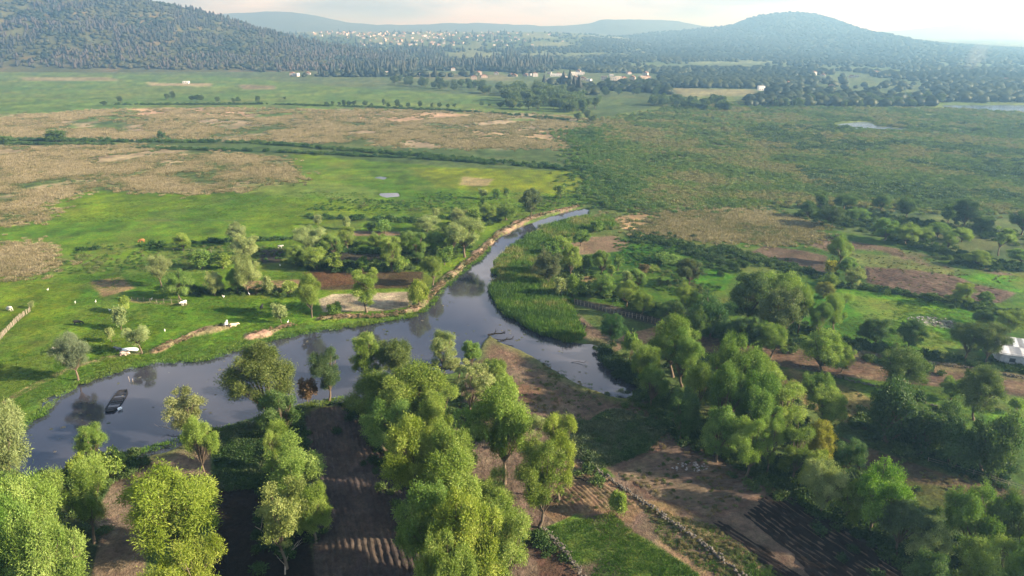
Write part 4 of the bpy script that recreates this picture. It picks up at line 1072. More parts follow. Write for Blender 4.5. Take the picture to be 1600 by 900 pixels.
# ------------------------------------------------------------------ rank growth nobody could count: scattered clumps
def proto(name, V, F, vary, mat, smooth=False):
    me = mesh_np(name, V, F, [mat], smooth, {'vary': vary})
    return bpy.data.objects.new(name, me)              # lives only inside its scatter
def blades(seed, n, h, r, wb, lean=.35):
    rng = np.random.default_rng(seed)
    a = rng.uniform(0, 6.283, n); q = r * np.sqrt(rng.random(n)); P = np.stack([q * np.cos(a), q * np.sin(a), np.full(n, -.15)], 1)
    hh = h * rng.uniform(.55, 1.1, n) * (1 - .35 * (q / r) ** 2)
    d = np.stack([np.cos(a) * lean * q / r + rng.normal(0, .16, n), np.sin(a) * lean * q / r + rng.normal(0, .16, n), np.ones(n)], 1)
    tip = P + d * hh[:, None]; s = rng.uniform(0, 6.283, n); side = np.stack([np.cos(s), np.sin(s), 0 * s], 1) * wb * rng.uniform(.6, 1.3, n)[:, None]
    mid = P + d * hh[:, None] * .55
    V = np.stack([P - side * .4, P + side * .4, mid + side * .5, tip, mid - side * .5], 1)
    V = np.concatenate([V[:, [0, 1, 2, 4]], V[:, [4, 2, 3, 3]]], 1)
    Vq = V.reshape(-1, 3); 
    F = np.arange(len(Vq)).reshape(-1, 4)
    F3 = []
    tri = np.concatenate([F[0::2][:, [0, 1, 2]], F[0::2][:, [0, 2, 3]], F[1::2][:, [0, 1, 2]]])
    v = np.repeat(np.clip(.5 + rng.normal(0, .2, n), 0, 1), 8)
    return Vq, tri, v
def puff(seed, n, r, h, L, lw):
    rng = np.random.default_rng(seed); d = unit_dirs(rng, n); d[:, 2] = np.abs(d[:, 2])
    b = unit_dirs(rng, 7) * .45; b[:, 2] = np.abs(b[:, 2]); wh = rng.integers(0, 7, n)
    q = (b[wh] + d * .6 * rng.random(n)[:, None] ** .4) * np.array([r, r, h])
    V, F, v = leaf_quads(rng, q, d, L, lw, -.1, np.clip(.5 + rng.uniform(-.18, .18, 7)[wh] + rng.normal(0, .15, n), 0, 1))
    return V, F, v
def scatter(name, protos, P, scl, tint, seed=0):
    rng = np.random.default_rng(seed); n = len(P)
    me = bpy.data.meshes.new(name); me.vertices.add(n); me.vertices.foreach_set('co', np.asarray(P, np.float32).ravel())
    def attr(nm, typ, key, arr):
        a = me.attributes.new(nm, typ, 'POINT'); a.data.foreach_set(key, np.asarray(arr).ravel())
    attr('tint', 'FLOAT_COLOR', 'color', np.concatenate([np.asarray(tint, np.float32), np.ones((n, 1), np.float32)], 1))
    attr('size', 'FLOAT_VECTOR', 'vector', np.asarray(scl, np.float32))
    attr('turn', 'FLOAT_VECTOR', 'vector', np.stack([rng.normal(0, .06, n), rng.normal(0, .06, n), rng.uniform(0, 6.283, n)], 1).astype(np.float32))
    attr('pick', 'INT', 'value', rng.integers(0, len(protos), n).astype(np.int32))
    for p in protos: me.materials.append(p.data.materials[0])
    o = link(name, me); tag(o, kind='stuff')
    ng = bpy.data.node_groups.new(name, 'GeometryNodeTree')
    ng.interface.new_socket('Geometry', in_out='INPUT', socket_type='NodeSocketGeometry')
    ng.interface.new_socket('Geometry', in_out='OUTPUT', socket_type='NodeSocketGeometry')
    nd = ng.nodes.new; gi, go = nd('NodeGroupInput'), nd('NodeGroupOutput')
    iop = nd('GeometryNodeInstanceOnPoints'); gti = nd('GeometryNodeGeometryToInstance')
    for p in reversed(protos):
        oi = nd('GeometryNodeObjectInfo'); oi.inputs['Object'].default_value = p; oi.transform_space = 'ORIGINAL'
        ng.links.new(oi.outputs['Geometry'], gti.inputs[0])
    def named(nm, typ):
        a = nd('GeometryNodeInputNamedAttribute'); a.data_type = typ; a.inputs['Name'].default_value = nm; return a.outputs[0]
    ng.links.new(gi.outputs[0], iop.inputs['Points']); ng.links.new(gti.outputs[0], iop.inputs['Instance'])
    iop.inputs['Pick Instance'].default_value = True
    ng.links.new(named('pick', 'INT'), iop.inputs['Instance Index'])
    e2r = nd('FunctionNodeEulerToRotation'); ng.links.new(named('turn', 'FLOAT_VECTOR'), e2r.inputs[0]); ng.links.new(e2r.outputs[0], iop.inputs['Rotation'])
    ng.links.new(named('size', 'FLOAT_VECTOR'), iop.inputs['Scale'])
    ng.links.new(iop.outputs[0], go.inputs[0])
    md = o.modifiers.new('scatter', 'NODES'); md.node_group = ng
    return o
SR = np.random.default_rng(77)
def in_poly(px_poly, n):
    """n points spread over a traced patch, denser towards the camera as more of it shows"""
    poly = np.asarray(WP(px_poly)); lo, hi = poly.min(0), poly.max(0)
    out = []; tot = 0
    while tot < n:
        y = 1 / SR.uniform(1 / hi[1], 1 / max(lo[1], 40), n * 3); x = SR.uniform(lo[0], hi[0], n * 3)
        k = SR.random(n * 3) < (lo[1] + 60) / (y + 60)
        x, y = x[k], y[k]
        ok = poly_sd(x, y, poly) > 0
        out.append(np.stack([x[ok], y[ok]], 1)); tot += ok.sum()
    return np.concatenate(out)[:n]
def dry(xy, m=2.0):
    k = poly_sd(xy[:, 0], xy[:, 1], RIVER) < -m
    for p in PONDS.values(): k &= poly_sd(xy[:, 0], xy[:, 1], p) < -4
    return xy[k]
def along(px_line, n, half):
    w = np.array(WP(px_line)); seg = np.linalg.norm(np.diff(w, axis=0), axis=1); cum = np.concatenate([[0], np.cumsum(seg)])
    t = SR.uniform(0, cum[-1], n); x = np.interp(t, cum, w[:, 0]); y = np.interp(t, cum, w[:, 1])
    return np.stack([x + SR.normal(0, half, n), y + SR.normal(0, half, n)], 1)
def emit(name, protos, xy, size, cols, patch=12, hvar=(.7, 1.4), keep=None, zoff=0, seed=0, grow=0.0):
    x, y = xy[:, 0], xy[:, 1]
    nse = fbm(x, y, patch, seed + 3, 4)
    if keep is not None:
        k = nse + SR.normal(0, .055, len(nse)) > keep; x, y, nse = x[k], y[k], nse[k]
    n = len(x); s = size * SR.uniform(.65, 1.35, n) * (1 + grow * y / 300)
    mix = np.clip((nse - .3) / .4 + SR.normal(0, .22, n), 0, 1) * (len(cols) - 1)
    i0 = np.minimum(mix.astype(int), len(cols) - 2); f = (mix - i0)[:, None]; cc = np.array(cols)
    tint = (cc[i0] * (1 - f) + cc[i0 + 1] * f) * SR.uniform(.8, 1.2, n)[:, None]
    P = np.stack([x, y, elevation(x, y) + zoff], 1)
    return scatter(name, protos, P, np.stack([s, s, s * SR.uniform(hvar[0], hvar[1], n)], 1), tint, seed)
REED = [proto('reed_clump', *blades(i, 70, 2.1, 1.1, .13), M_SCATTER) for i in range(3)]
TUFT = [proto('grass_tuft', *blades(10 + i, 26, .55, .6, .10, .9), M_SCATTER) for i in range(3)]
PUFF = [proto('leafy_clump', *puff(20 + i, 260, 1.3, 1.25, .42, .2), M_SCATTER) for i in range(4)]

# dry reeds of the left half
dr1 = in_poly([(-120,180),(60,179),(140,173),(330,169),(500,172),(600,171),(760,177),(880,181),(935,190),(938,221),(880,231),(740,232),(560,224),(400,218),(250,216),(-120,216)], 15000)
dr2 = in_poly([(-120,227),(200,227),(300,239),(420,246),(455,268),(445,289),(330,299),(140,293),(60,317),(-120,329)], 12000)
dr3 = np.concatenate([in_poly([(-60,384),(40,386),(64,408),(50,427),(-60,430)], 1100), in_poly([(-100,322),(50,323),(62,340),(20,350),(-100,350)], 900)])
dr4 = in_poly([(945,346),(1000,333),(1100,325),(1170,331),(1283,356),(1240,377),(1130,373),(1060,365),(975,357)], 4200)
dra = np.concatenate([dr1, dr2, dr3, dr4]); dra = np.concatenate([dra, dra]) ; dra = dra + SR.normal(0, 1, dra.shape) * (3 + dra[:, 1:] / 110)
emit('dry_reeds', REED, dra, .66, [(.065,.100,.032),(.14,.125,.062),(.190,.162,.092),(.225,.192,.122)], 24, (.3, .7), .42, seed=1, grow=.35)
# green reeds on the banks
bank = np.concatenate([in_poly([(800,385),(843,360),(870,372),(850,392),(860,430),(880,470),(905,528),(880,530),(846,521),(820,508),(790,486),(773,466),(768,450),(785,434),(775,425),(776,412),(793,392)], 5200),
    in_poly([(845,356),(905,340),(950,340),(960,356),(900,366),(860,372)], 1600)])
bank = bank + SR.normal(0, 1.1, bank.shape)
emit('green_reeds', REED, dry(bank, .3), .8, [(.042,.085,.018),(.060,.125,.018),(.088,.150,.022),(.17,.165,.065)], 9, (.7, 1.3), seed=2)
near = np.concatenate([in_poly([(338,670),(400,657),(468,640),(474,700),(455,760),(345,765)], 900), in_poly([(898,668),(960,642),(1048,668),(1000,708),(930,733),(892,704)], 900),
    in_poly([(1040,660),(1090,690),(1060,690)], 60)])
emit('weeds', PUFF, dry(near), .85, [(.026,.055,.014),(.050,.090,.025),(.085,.105,.055)], 8, (.5, 1.0), seed=3)
# ditch lines
hd = [along(l, int(sum(math.dist(a, b) for a, b in zip(WP(l)[:-1], WP(l)[1:])) * d), h * .8) for (l, h), d in zip(HEDGE, (1.5, 1.3, 1.2, 2.4, 1.0, .8, 1.2, 1.2, .7))]
emit('ditch_growth', PUFF, dry(np.concatenate(hd)), 1.15, [(.024,.058,.014),(.040,.085,.020),(.060,.105,.028)], 18, (.6, 1.2), .34, seed=4, grow=.15)
# undergrowth under the tree belts and groves
ug = np.concatenate([
    along([(975,590),(1040,640),(1120,690),(1210,745),(1290,790),(1400,850),(1520,890)], 900, 3.0),
    along([(1060,560),(1130,610),(1220,660),(1300,720),(1400,790)], 500, 3.0),
    along([(1350,660),(1440,700),(1550,740)], 320, 2.6), along([(1080,500),(1180,535),(1240,530)], 300, 3.0),
    along([(600,690),(660,770),(700,850),(740,900)], 260, 3.0), along([(560,640),(640,650),(740,650)], 240, 3.0),
    along([(880,450),(950,458),(1040,490)], 200, 2.0), along([(850,400),(890,425),(880,460)], 260, 3.2),
    along([(400,670),(450,680),(440,760),(440,860)], 320, 2.2), along([(20,790),(130,740),(200,722)], 200, 2.5), along([(0,820),(60,860)], 160, 4),
    along([(470,412),(560,418),(640,415),(690,400),(720,385)], 420, 3.5), along([(480,395),(560,385),(650,380),(700,360),(760,340)], 420, 4.0),
    along([(260,452),(340,458),(400,455),(470,462)], 160, 1.6),
    along([(1250,335),(1330,350),(1420,375),(1480,395),(1540,415),(1620,425)], 800, 4.0), along([(1290,330),(1400,345),(1500,360),(1600,375)], 500, 5.0),
    along([(1120,388),(1180,405),(1230,420),(1285,432)], 420, 2.6), along([(1000,370),(1060,385),(1120,405),(1150,425)], 420, 3.6),
    along([(1310,446),(1400,458),(1470,470)], 140, 1.0), along([(1480,470),(1560,488),(1620,500)], 180, 2.0),
    along([(1240,500),(1310,535),(1420,555),(1500,565),(1600,580)], 260, 1.3), along([(940,545),(985,590),(1010,610)], 200, 2.0),
    along([(1350,560),(1480,590)], 60, 1.4), along([(905,735),(940,745)], 16, 1.2), along([(830,840),(880,880)], 20, .8)])
ug = ug[SR.random(len(ug)) < .6]
emit('undergrowth', PUFF, dry(ug, .5), .95, [(.022,.045,.013),(.040,.075,.018),(.065,.100,.026)], 14, (.6, 1.3), seed=5)
mea = np.concatenate([in_poly([(960,372),(1080,382),(1120,415),(1060,440),(1010,418),(960,408)], 420), in_poly([(1040,425),(1130,450),(1080,470),(1020,450)], 160),
    in_poly([(770,330),(900,300),(945,290),(935,320),(890,322),(830,332)], 260), in_poly([(470,330),(740,330),(700,300),(520,310)], 420), in_poly([(130,380),(470,388),(470,412),(230,425),(70,430)], 500)])
emit('meadow_weeds', PUFF, dry(mea), .55, [(.035,.085,.014),(.060,.125,.018),(.11,.13,.045)], 10, (.5, 1.1), seed=6)
# the wide marsh on the right
ms = in_poly([(935,190),(1100,160),(1290,168),(1480,170),(1680,175),(1720,330),(1500,326),(1250,314),(1000,330),(945,300)], 46000)
emit('marsh_growth', PUFF, dry(ms + SR.normal(0, 7, ms.shape)), .72, [(.070,.112,.030),(.092,.150,.034),(.130,.155,.046),(.175,.165,.075)], 30, (.4, .9), .26, seed=7, grow=.55)
ms2 = in_poly([(880,205),(960,195),(1010,325),(940,310),(920,270)], 2600)
emit('marsh_growth', PUFF, dry(ms2 + SR.normal(0, 9, ms2.shape)), .8, [(.040,.085,.020),(.062,.13,.022),(.095,.135,.034)], 20, (.5, 1.0), seed=8, grow=.4)
dk = in_poly([(1150,200),(1700,190),(1720,320),(1300,305)], 2600)
emit('dark_rushes', PUFF, dry(dk), 1.7, [(.036,.066,.026),(.055,.090,.032)], 60, (.3, .6), .50, seed=9, grow=.5)
# tufts in the pastures
tf = np.concatenate([in_poly([(-60,432),(480,425),(480,515),(360,548),(200,570),(90,612),(-60,690)], 9000), in_poly([(0,350),(860,330),(900,300),(460,300),(330,305),(60,322)], 7000),
    in_poly([(1225,436),(1310,448),(1470,471),(1530,496),(1508,530),(1428,547),(1310,528)], 1800), in_poly([(850,826),(955,802),(990,832),(1095,900),(920,940)], 2600),
    in_poly([(770,560),(846,560),(1000,625),(1060,680),(930,740),(880,690)], 350), in_poly([(1000,790),(1120,825),(1240,910),(1120,900),(1040,850)], 800)])
emit('pasture_grass', TUFT, dry(tf, .6), .75, [(.036,.080,.010),(.056,.115,.012),(.085,.125,.015)], 10, (.5, 1.1), .36, seed=10)
bk = np.concatenate([along([(30,680),(67,645),(127,598),(200,573),(320,561),(400,535),(480,518),(583,503),(646,493),(690,460),(725,425),(766,385)], 1400, 1.3),
    along([(200,708),(275,688),(350,668),(432,645),(533,622)], 420, 1.0)])
emit('bank_grass', TUFT, dry(bk, -.4), 1.0, [(.055,.115,.013),(.080,.15,.015),(.10,.145,.024)], 8, (.6, 1.3), seed=11)

# ------------------------------------------------------------------ far woods
def lumpy(seed, prof, lump):
    """a closed, uneven crown of revolution"""
    rng = np.random.default_rng(seed); n = 9; V = []; F = []
    for z, r in prof:
        for i in range(n):
            a = 6.283 * i / n + rng.normal(0, .12); q = r * (1 + rng.normal(0, lump)); V.append((q * math.cos(a), q * math.sin(a), z + rng.normal(0, .02)))
    m = len(prof)
    for k in range(m - 1):
        for i in range(n):
            j = (i + 1) % n; F += [(k * n + i, k * n + j, (k + 1) * n + j), (k * n + i, (k + 1) * n + j, (k + 1) * n + i)]
    V = np.array(V)
    return V, np.array(F), np.clip(.42 + rng.normal(0, .06, len(V)), 0, 1)
def conifer(seed):
    return lumpy(seed, [(0, .10), (.10, .20), (.22, .26), (.36, .20), (.44, .22), (.60, .14), (.70, .14), (.86, .06), (1, .005)], .16)
def farround(seed):
    return lumpy(seed, [(.02, .22), (.14, .40), (.34, .50), (.55, .49), (.72, .42), (.86, .29), (.96, .12), (1, .01)], .13)
CON = [proto('conifer', *conifer(i), M_FARLEAF, True) for i in range(3)]
FAR = [proto('far_tree', *farround(i), M_FARLEAF, True) for i in range(4)]
def on_hill(HX, n, tmin, tmax, smin=None, smax=None):
    XX, YY, ZZ, T_, S_ = HX; rows = np.nonzero((T_[:, 0] >= tmin) & (T_[:, 0] <= tmax))[0]
    c = np.arange(XX.shape[1] - 1)
    if smin is not None: c = c[(S_[0][:-1] > smin) & (S_[0][:-1] < smax)]
    i = SR.uniform(rows[0], rows[-1], n); j = SR.choice(c, n) + SR.random(n)
    i0 = i.astype(int); j0 = j.astype(int); fi, fj = i - i0, j - j0
    f = lambda A: (A[i0, j0] * (1 - fi) + A[i0 + 1, j0] * fi) * (1 - fj) + (A[i0, j0 + 1] * (1 - fi) + A[i0 + 1, j0 + 1] * fi) * fj
    P = np.stack([f(XX), f(YY), f(ZZ)], 1)
    return P[P[:, 2] > ground_z(0, 0) + .5]
def woods(name, protos, P, hm, wr, cols, seed, patch=150):
    n = len(P); nse = fbm(P[:, 0], P[:, 1], patch, seed, 4); h = hm * SR.uniform(.6, 1.35, n)
    mix = np.clip((nse - .3) / .4 + SR.normal(0, .3, n), 0, 1) * (len(cols) - 1); i0 = np.minimum(mix.astype(int), len(cols) - 2); f = (mix - i0)[:, None]; cc = np.array(cols)
    return scatter(name, protos, P - np.array([0, 0, .5]), np.stack([h * wr, h * wr, h], 1), cc[i0] * (1 - f) + cc[i0 + 1] * f, seed)
lh = on_hill(LH, 15000, .02, 1.02, -1.1, -.14)
nn = fbm(lh[:, 0], lh[:, 1], 120, 5, 4); con = (nn > .47) & (SR.random(len(lh)) < .62)
woods('hillside_conifers', CON, lh[con], 10.5, 1.15, [(.017,.021,.019),(.024,.027,.024),(.040,.036,.036)], 21)
woods('hillside_woods', FAR, lh[~con & (SR.random(len(lh)) < .62)], 6.5, 1.5, [(.012,.020,.011),(.022,.030,.014),(.040,.042,.020)], 22)
rh = on_hill(RH, 26000, .02, 1.02, -.12, 1.05)
woods('mountain_woods', FAR, rh, 8, 1.8, [(.012,.019,.012),(.020,.028,.016)], 23)
def plain_pts(n, s0, s1, y0, y1):
    y = 1 / SR.uniform(1 / y1, 1 / y0, n); s = SR.uniform(s0, s1, n); x = s * y
    return np.stack([x, y, elevation(x, y)], 1)
FIELDS_FAR = [WP(p) for p in ([(150,108),(330,116),(420,124),(560,128),(600,140),(400,140),(200,125)], [(1040,137),(1200,139),(1200,154),(1050,154)], [(850,113),(1030,115),(1030,132),(850,130)], [(930,140),(1035,146),(1035,175),(930,175)], [(1462,161),(1800,161),(1800,190),(1462,185)])]
pp = np.concatenate([plain_pts(1200, -.34, .05, 1330, 1700), plain_pts(9500, -.36, .15, 1500, 4300), plain_pts(7500, .05, 1.0, 1130, 2050), plain_pts(4500, .05, .32, 2050, 4400), plain_pts(2600, .33, 1.0, 800, 1350), plain_pts(1800, .08, .36, 950, 1300)])
k = np.ones(len(pp), bool)
for f in FIELDS_FAR + list(PONDS.values()): k &= poly_sd(pp[:, 0], pp[:, 1], f) < 0
k &= fbm(pp[:, 0], pp[:, 1] * .6, 170, 91, 3) < .53 + .06 * SR.normal(size=len(pp))
tow = (pp[:, 1] > 2650) & (pp[:, 0] / pp[:, 1] < .10) & (pp[:, 0] / pp[:, 1] > -.30)
k &= ~tow | (SR.random(len(pp)) < .22)
pp = pp[k]
woods('plain_woods', FAR, pp, 8, 1.45, [(.010,.017,.010),(.017,.025,.013),(.030,.038,.017)], 24)
st = pp[(SR.random(len(pp)) < .22) & (pp[:, 0] < 100)]
woods('plain_conifers', CON, st + SR.normal(0, 8, st.shape) * np.array([1, 1, 0]), 19, .9, [(.010,.017,.012),(.024,.026,.020)], 25)

# things afloat
fl = np.concatenate([along([(60,690),(200,590),(330,570),(480,530),(600,520),(680,480),(740,430)], 60, 3.5), along([(250,640),(400,600),(560,560),(700,520),(800,510),(900,570),(950,600)], 90, 5)])
fl = fl[poly_sd(fl[:, 0], fl[:, 1], RIVER) > 1.2]
emit('floating_weed', PUFF, fl, .34, [(.05,.07,.03),(.10,.11,.06),(.20,.19,.16)], 6, (.08, .2), zoff=WATER_Z - .02, seed=31)

lv = np.concatenate([along([q[:2] for q in LEVEE], 1500, .75), along([q[:2] for q in MOUND_A], 260, .7), along([q[:2] for q in MOUND_B], 150, .7)])
emit('levee_scrub', PUFF, dry(lv, -.6), .30, [(.05,.075,.02),(.13,.095,.055),(.20,.145,.09),(.24,.18,.12)], 5, (.5, 1.5), zoff=.25, seed=41)
fw = np.concatenate([in_poly([(790,560),(846,562),(1000,622),(1060,680),(1210,770),(1100,812),(960,740),(880,700),(800,610)], 620), in_poly([(1000,790),(1120,825),(1240,910),(1120,900),(1040,850)], 220),
    in_poly([(1190,560),(1340,612),(1400,650),(1600,780),(1480,770),(1290,660)], 300), in_poly([(1230,373),(1430,392),(1590,430),(1560,470),(1353,440),(1290,400)], 420), in_poly([(880,720),(1000,790),(860,805)], 90)])
emit('field_weeds', PUFF, dry(fw), .32, [(.045,.075,.02),(.085,.10,.035),(.15,.12,.06)], 7, (.5, 1.1), .40, seed=42)
# ------------------------------------------------------------------ houses
hr = random.Random(31)
def gable_bm(w, d, h, rise, over=.3):
    bm = bmesh.new(); bm_box(bm, (0, 0, h / 2 - .3), (w, d, h + .6))
    return bm
def roof_bm(w, d, h, rise, over=.35, t=.16):
    bm = bmesh.new(); W2, D2 = w / 2 + over, d / 2 + over
    for s in (-1, 1):
        top = [(0, -D2, h + rise), (0, D2, h + rise), (s * W2, D2, h - over * rise / (w / 2)), (s * W2, -D2, h - over * rise / (w / 2))]
        a = [bm.verts.new(Vector(p) + Vector((0, 0, t))) for p in top]; b = [bm.verts.new(p) for p in top]
        if s < 0: a.reverse(); b.reverse()
        bm.faces.new(a[::-1]); bm.faces.new(b)
        for i in range(4): bm.faces.new((a[i], a[(i + 1) % 4], b[(i + 1) % 4], b[i]))
    for s in (-1, 1):
        v = [bm.verts.new(p) for p in ((-w / 2, s * d / 2, h), (w / 2, s * d / 2, h), (0, s * d / 2, h + rise))]
        bm.faces.new(v if s < 0 else v[::-1])
    return bm
M_TILE = m_plain('clay_tile', (.19, .105, .075), var=.3, scale=.8)
M_WINDOW = m_plain('window_glass', (.03, .035, .045), rough=.15, spec=.5, var=.1)
M_METAL = m_plain('sheet_metal', (.62, .64, .66), rough=.45, spec=.4, var=.12)
M_BLOCK = m_plain('grey_block', (.30, .31, .33), var=.25, scale=2)
def whole_house(key, w, d, h, gabled, storeys=1):
    bm = gable_bm(w, d, h, 0)
    me0 = bmesh.new()
    n_w = len(bm.faces)
    if gabled:
        r = bpy.data.meshes.new('t'); b = roof_bm(w, d, h, w * .22); b.to_mesh(r); b.free(); bm.from_mesh(r); bpy.data.meshes.remove(r)
    else:
        for s in (-1, 1):
            bm_box(bm, (s * (w / 2 - .12), 0, h + .35), (.24, d, .7)); bm_box(bm, (0, s * (d / 2 - .12), h + .349), (w - .5, .24, .7))
    bm.faces.ensure_lookup_table()
    for f in bm.faces: f.material_index = 1 if (gabled and f.index >= n_w) else 0
    k = len(bm.faces)
    for st in range(storeys):
        for i in range(3):
            x = (i - 1) * w * .3
            for s in (-1, 1):
                bm_box(bm, (x, s * (d / 2 + .012), st * 2.8 + 1.5), (1.0, .06, 1.2))
        for s in (-1, 1): bm_box(bm, (s * (w / 2 + .012), 0, st * 2.8 + 1.5), (.06, 1.1, 1.2))
    bm.faces.ensure_lookup_table()
    for f in bm.faces:
        if f.index >= k: f.material_index = 2
    me0.free()
    return mesh_bm(key, bm, [M_PAINT, M_TILE, M_WINDOW])
HOUSES = [whole_house('house', 9, 8, 3.2, True), whole_house('house', 11, 9, 6.0, False, 2), whole_house('house', 8, 8, 3.2, False), whole_house('house', 12, 8, 3.4, True), whole_house('house', 10, 9, 6.0, True, 2)]
def house_at(x, y, cols, label, group, name='house', scale=1.0):
    o = link(name, hr.choice(HOUSES), None, (x, y, ground_z(x, y))); o.rotation_euler = (0, 0, hr.uniform(-.5, .5)); o.scale = (scale,) * 3
    c = hr.choice(cols); o.color = (*c, 1); tag(o, label, 'house', group); return o
WHITES = [(.36,.355,.345),(.30,.29,.28),(.46,.46,.46),(.30,.25,.21),(.34,.31,.27),(.26,.22,.19)]
# the town on the rise: a dense band
cnt = 0
while cnt < 205:
    px = hr.gauss(655, 95); 
    if not 478 < px < 905: continue
    s_, _ = sil_elev(px, 70)
    band = hr.random()
    y = hr.uniform(2750, 4100) if px > 560 else hr.uniform(3300, 4200)
    house_at(s_ * y, y, WHITES, 'small pale house in the hazy town on the rise beyond the woods', 'houses of the hazy town on the rise', scale=hr.uniform(.75, 1.3)); cnt += 1
for i in range(30):
    px = hr.uniform(855, 1020) if i < 20 else hr.uniform(730, 860); y = G(800, hr.uniform(115, 127)).y
    s_, _ = sil_elev(px, 118); house_at(s_ * y, y, WHITES, 'low pale house in the village by the far pool', 'houses of the village by the far pool')
for i in range(24):
    px = hr.uniform(1220, 1590); y = G(800, hr.uniform(108, 138)).y
    s_, _ = sil_elev(px, 118); house_at(s_ * y, y, WHITES, 'small pale house among the woods below the mountain', 'houses among the woods below the mountain')
for i in range(14):
    px = hr.uniform(420, 720); y = G(800, hr.uniform(106, 120)).y
    s_, _ = sil_elev(px, 110); house_at(s_ * y, y, WHITES[:3], 'small white house in the wood edge below the left hill', 'houses in the wood edge below the left hill', scale=.9)
def part_house(px, py, w, d, h, col, label, roof='flat', rot=0, wings=()):
    P = G(px, py); e = link('house', None, None, (P.x, P.y, ground_z(P.x, P.y))); e.rotation_euler = (0, 0, rot)
    tag(e, label, 'house')
    bm = gable_bm(w, d, h, 0)
    for (ox, oy, ww, dd, hh) in wings: bm_box(bm, (ox, oy, hh / 2 - .3), (ww, dd, hh + .6))
    wl = link('wall', mesh_bm('wall', bm, [M_PAINT]), e); wl.color = (*col, 1)
    if roof == 'flat':
        bm = bmesh.new(); bm_box(bm, (0, 0, h + .42), (w + .5, d + .5, .24)); rf = link('roof', mesh_bm('roof', bm, [M_PAINT]), e); rf.color = (*[c * .9 for c in col], 1)
    else:
        link('roof', mesh_bm('roof', roof_bm(w, d, h + .02, w * .2), [M_TILE]), e)
    bm = bmesh.new(); bm_box(bm, (0, 0, 0), (1.3, .08, 1.3)); wm_ = mesh_bm('window', bm, [M_WINDOW])
    for st in range(max(1, int(h / 3))):
        for i in range(int(w / 3.2)):
            link('window', wm_, e, ((i + .5) * 3.1 - w / 2 + .3, -d / 2 - .03, 1.6 + st * 2.8))
    bm = bmesh.new(); bm_box(bm, (0, 0, 0), (1.0, .1, 2.1)); link('door', mesh_bm('door', bm, [M_BARK]), e, (w / 2 - .7, -d / 2 - .03, 1.05))
    return e
part_house(349,101,17,10,5.8,(.62,.62,.61),'white two storey house below the left hill',wings=((-11,-1,8,8,4.4),(10,1,6,7,3.6)))
part_house(318,100,10,8,3.4,(.72,.72,.70),'low white house left of the white two storey house')
part_house(393,101,9,9,6.4,(.34,.17,.12),'reddish brown house right of the white two storey house',roof='gable')
part_house(432,108,16,9,4.6,(.62,.50,.44),'pinkish house with flat roof at the foot of the left hill')
part_house(460,98,9,7,4,(.7,.68,.66),'small white house on the lower slope of the left hill')
part_house(150,98,9,8,5,(.62,.50,.44),'pale pink house among trees at the left hill foot')
part_house(140,101,12,8,3.2,(.45,.24,.17),'low brick red house among trees at the left hill foot',roof='gable')
part_house(291,130,9,6,2.6,(.8,.8,.8),'white shed roof standing on the pale strip of the far pasture')
part_house(605,117,8,7,6,(.74,.70,.64),'cream house in front of the woods behind the far pasture')
part_house(1189,141,9,7,5.4,(.76,.76,.76),'white tower like house beside the flooded field')
part_house(872,119,30,9,4,(.55,.55,.54),'long white building in the village by the far pool')
part_house(905,117,20,9,4.6,(.52,.5,.48),'second long white building in the village by the far pool')

# ------------------------------------------------------------------ shed at the right edge
P = G(1592, 568); sh = link('shed', None, None, (P.x + .5, P.y + 1, 0)); sh.scale = (1.15, 1.15, 1.2); sh.rotation_euler = (0, 0, R(-24))
tag(sh, 'shed with white metal roof and grey wall at the right edge', 'shed')
bm = bmesh.new()
for c, s in (((-.0, -3.9, 1.5), (9, .2, 3.0)), ((-4.4, 0, 1.5), (.2, 7.6, 3.0)), ((4.4, 0, 1.5), (.2, 7.6, 3.0)), ((0, 3.9, 1.5), (9, .2, 3.0))): bm_box(bm, c, s)
link('wall', mesh_bm('wall', bm, [M_BLOCK]), sh)
bm = bmesh.new(); bm_box(bm, (0, 0, 0), (2.2, .12, 2.3)); link('door', mesh_bm('door', bm, [M_DARKWOOD]), sh, (2.6, -4.0, 1.15))
bm = bmesh.new(); bm_box(bm, (0, 0, 0), (1.1, .1, .9)); link('window', mesh_bm('window', bm, [M_WINDOW]), sh, (-2.2, -4.0, 1.7))
sheet = bmesh.new(); nseg = 10
vs = []
for i in range(nseg + 1):
    x = -.55 + 1.1 * i / nseg; z = .035 * (i % 2)
    vs.append([sheet.verts.new((x, y, z + (.5 if False else 0))) for y in (-2.2, 2.2)])
for a, b in zip(vs[:-1], vs[1:]): sheet.faces.new((a[0], b[0], b[1], a[1]))
bmesh.ops.solidify(sheet, geom=sheet.faces[:], thickness=.02)
sheet_me = mesh_bm('roof_sheet', sheet, [M_METAL])
M_METAL2 = m_plain('weathered_metal', (.16, .17, .19), rough=.5, var=.2, spec=.4)
sheet_dk = sheet_me.copy(); sheet_dk.materials.clear(); sheet_dk.materials.append(M_METAL2)
rf = link('roof', None, sh)
bm = bmesh.new()
for x in (-4.4, 0, 4.4): bm_box(bm, (x, 0, 3.2), (.12, 8.6, .14), 0, (R(7), 0))
rfb = link('roof_beams', mesh_bm('roof_beams', bm, [M_POST]), sh)
for r_ in range(2):
    for i in range(9):
        s = link('roof_sheet', sheet_dk if (r_ == 1 and i in (1, 2)) else sheet_me, rfb, (-4.35 + i * 1.08, -2.1 + r_ * 4.1, 3.36 - 2.1 * math.tan(R(7)) + r_ * 4.1 * math.tan(R(7)) + r_ * .03 + (i % 2) * .012))
        s.rotation_euler = (R(7), 0, 0)
bpy.data.objects.remove(rf)

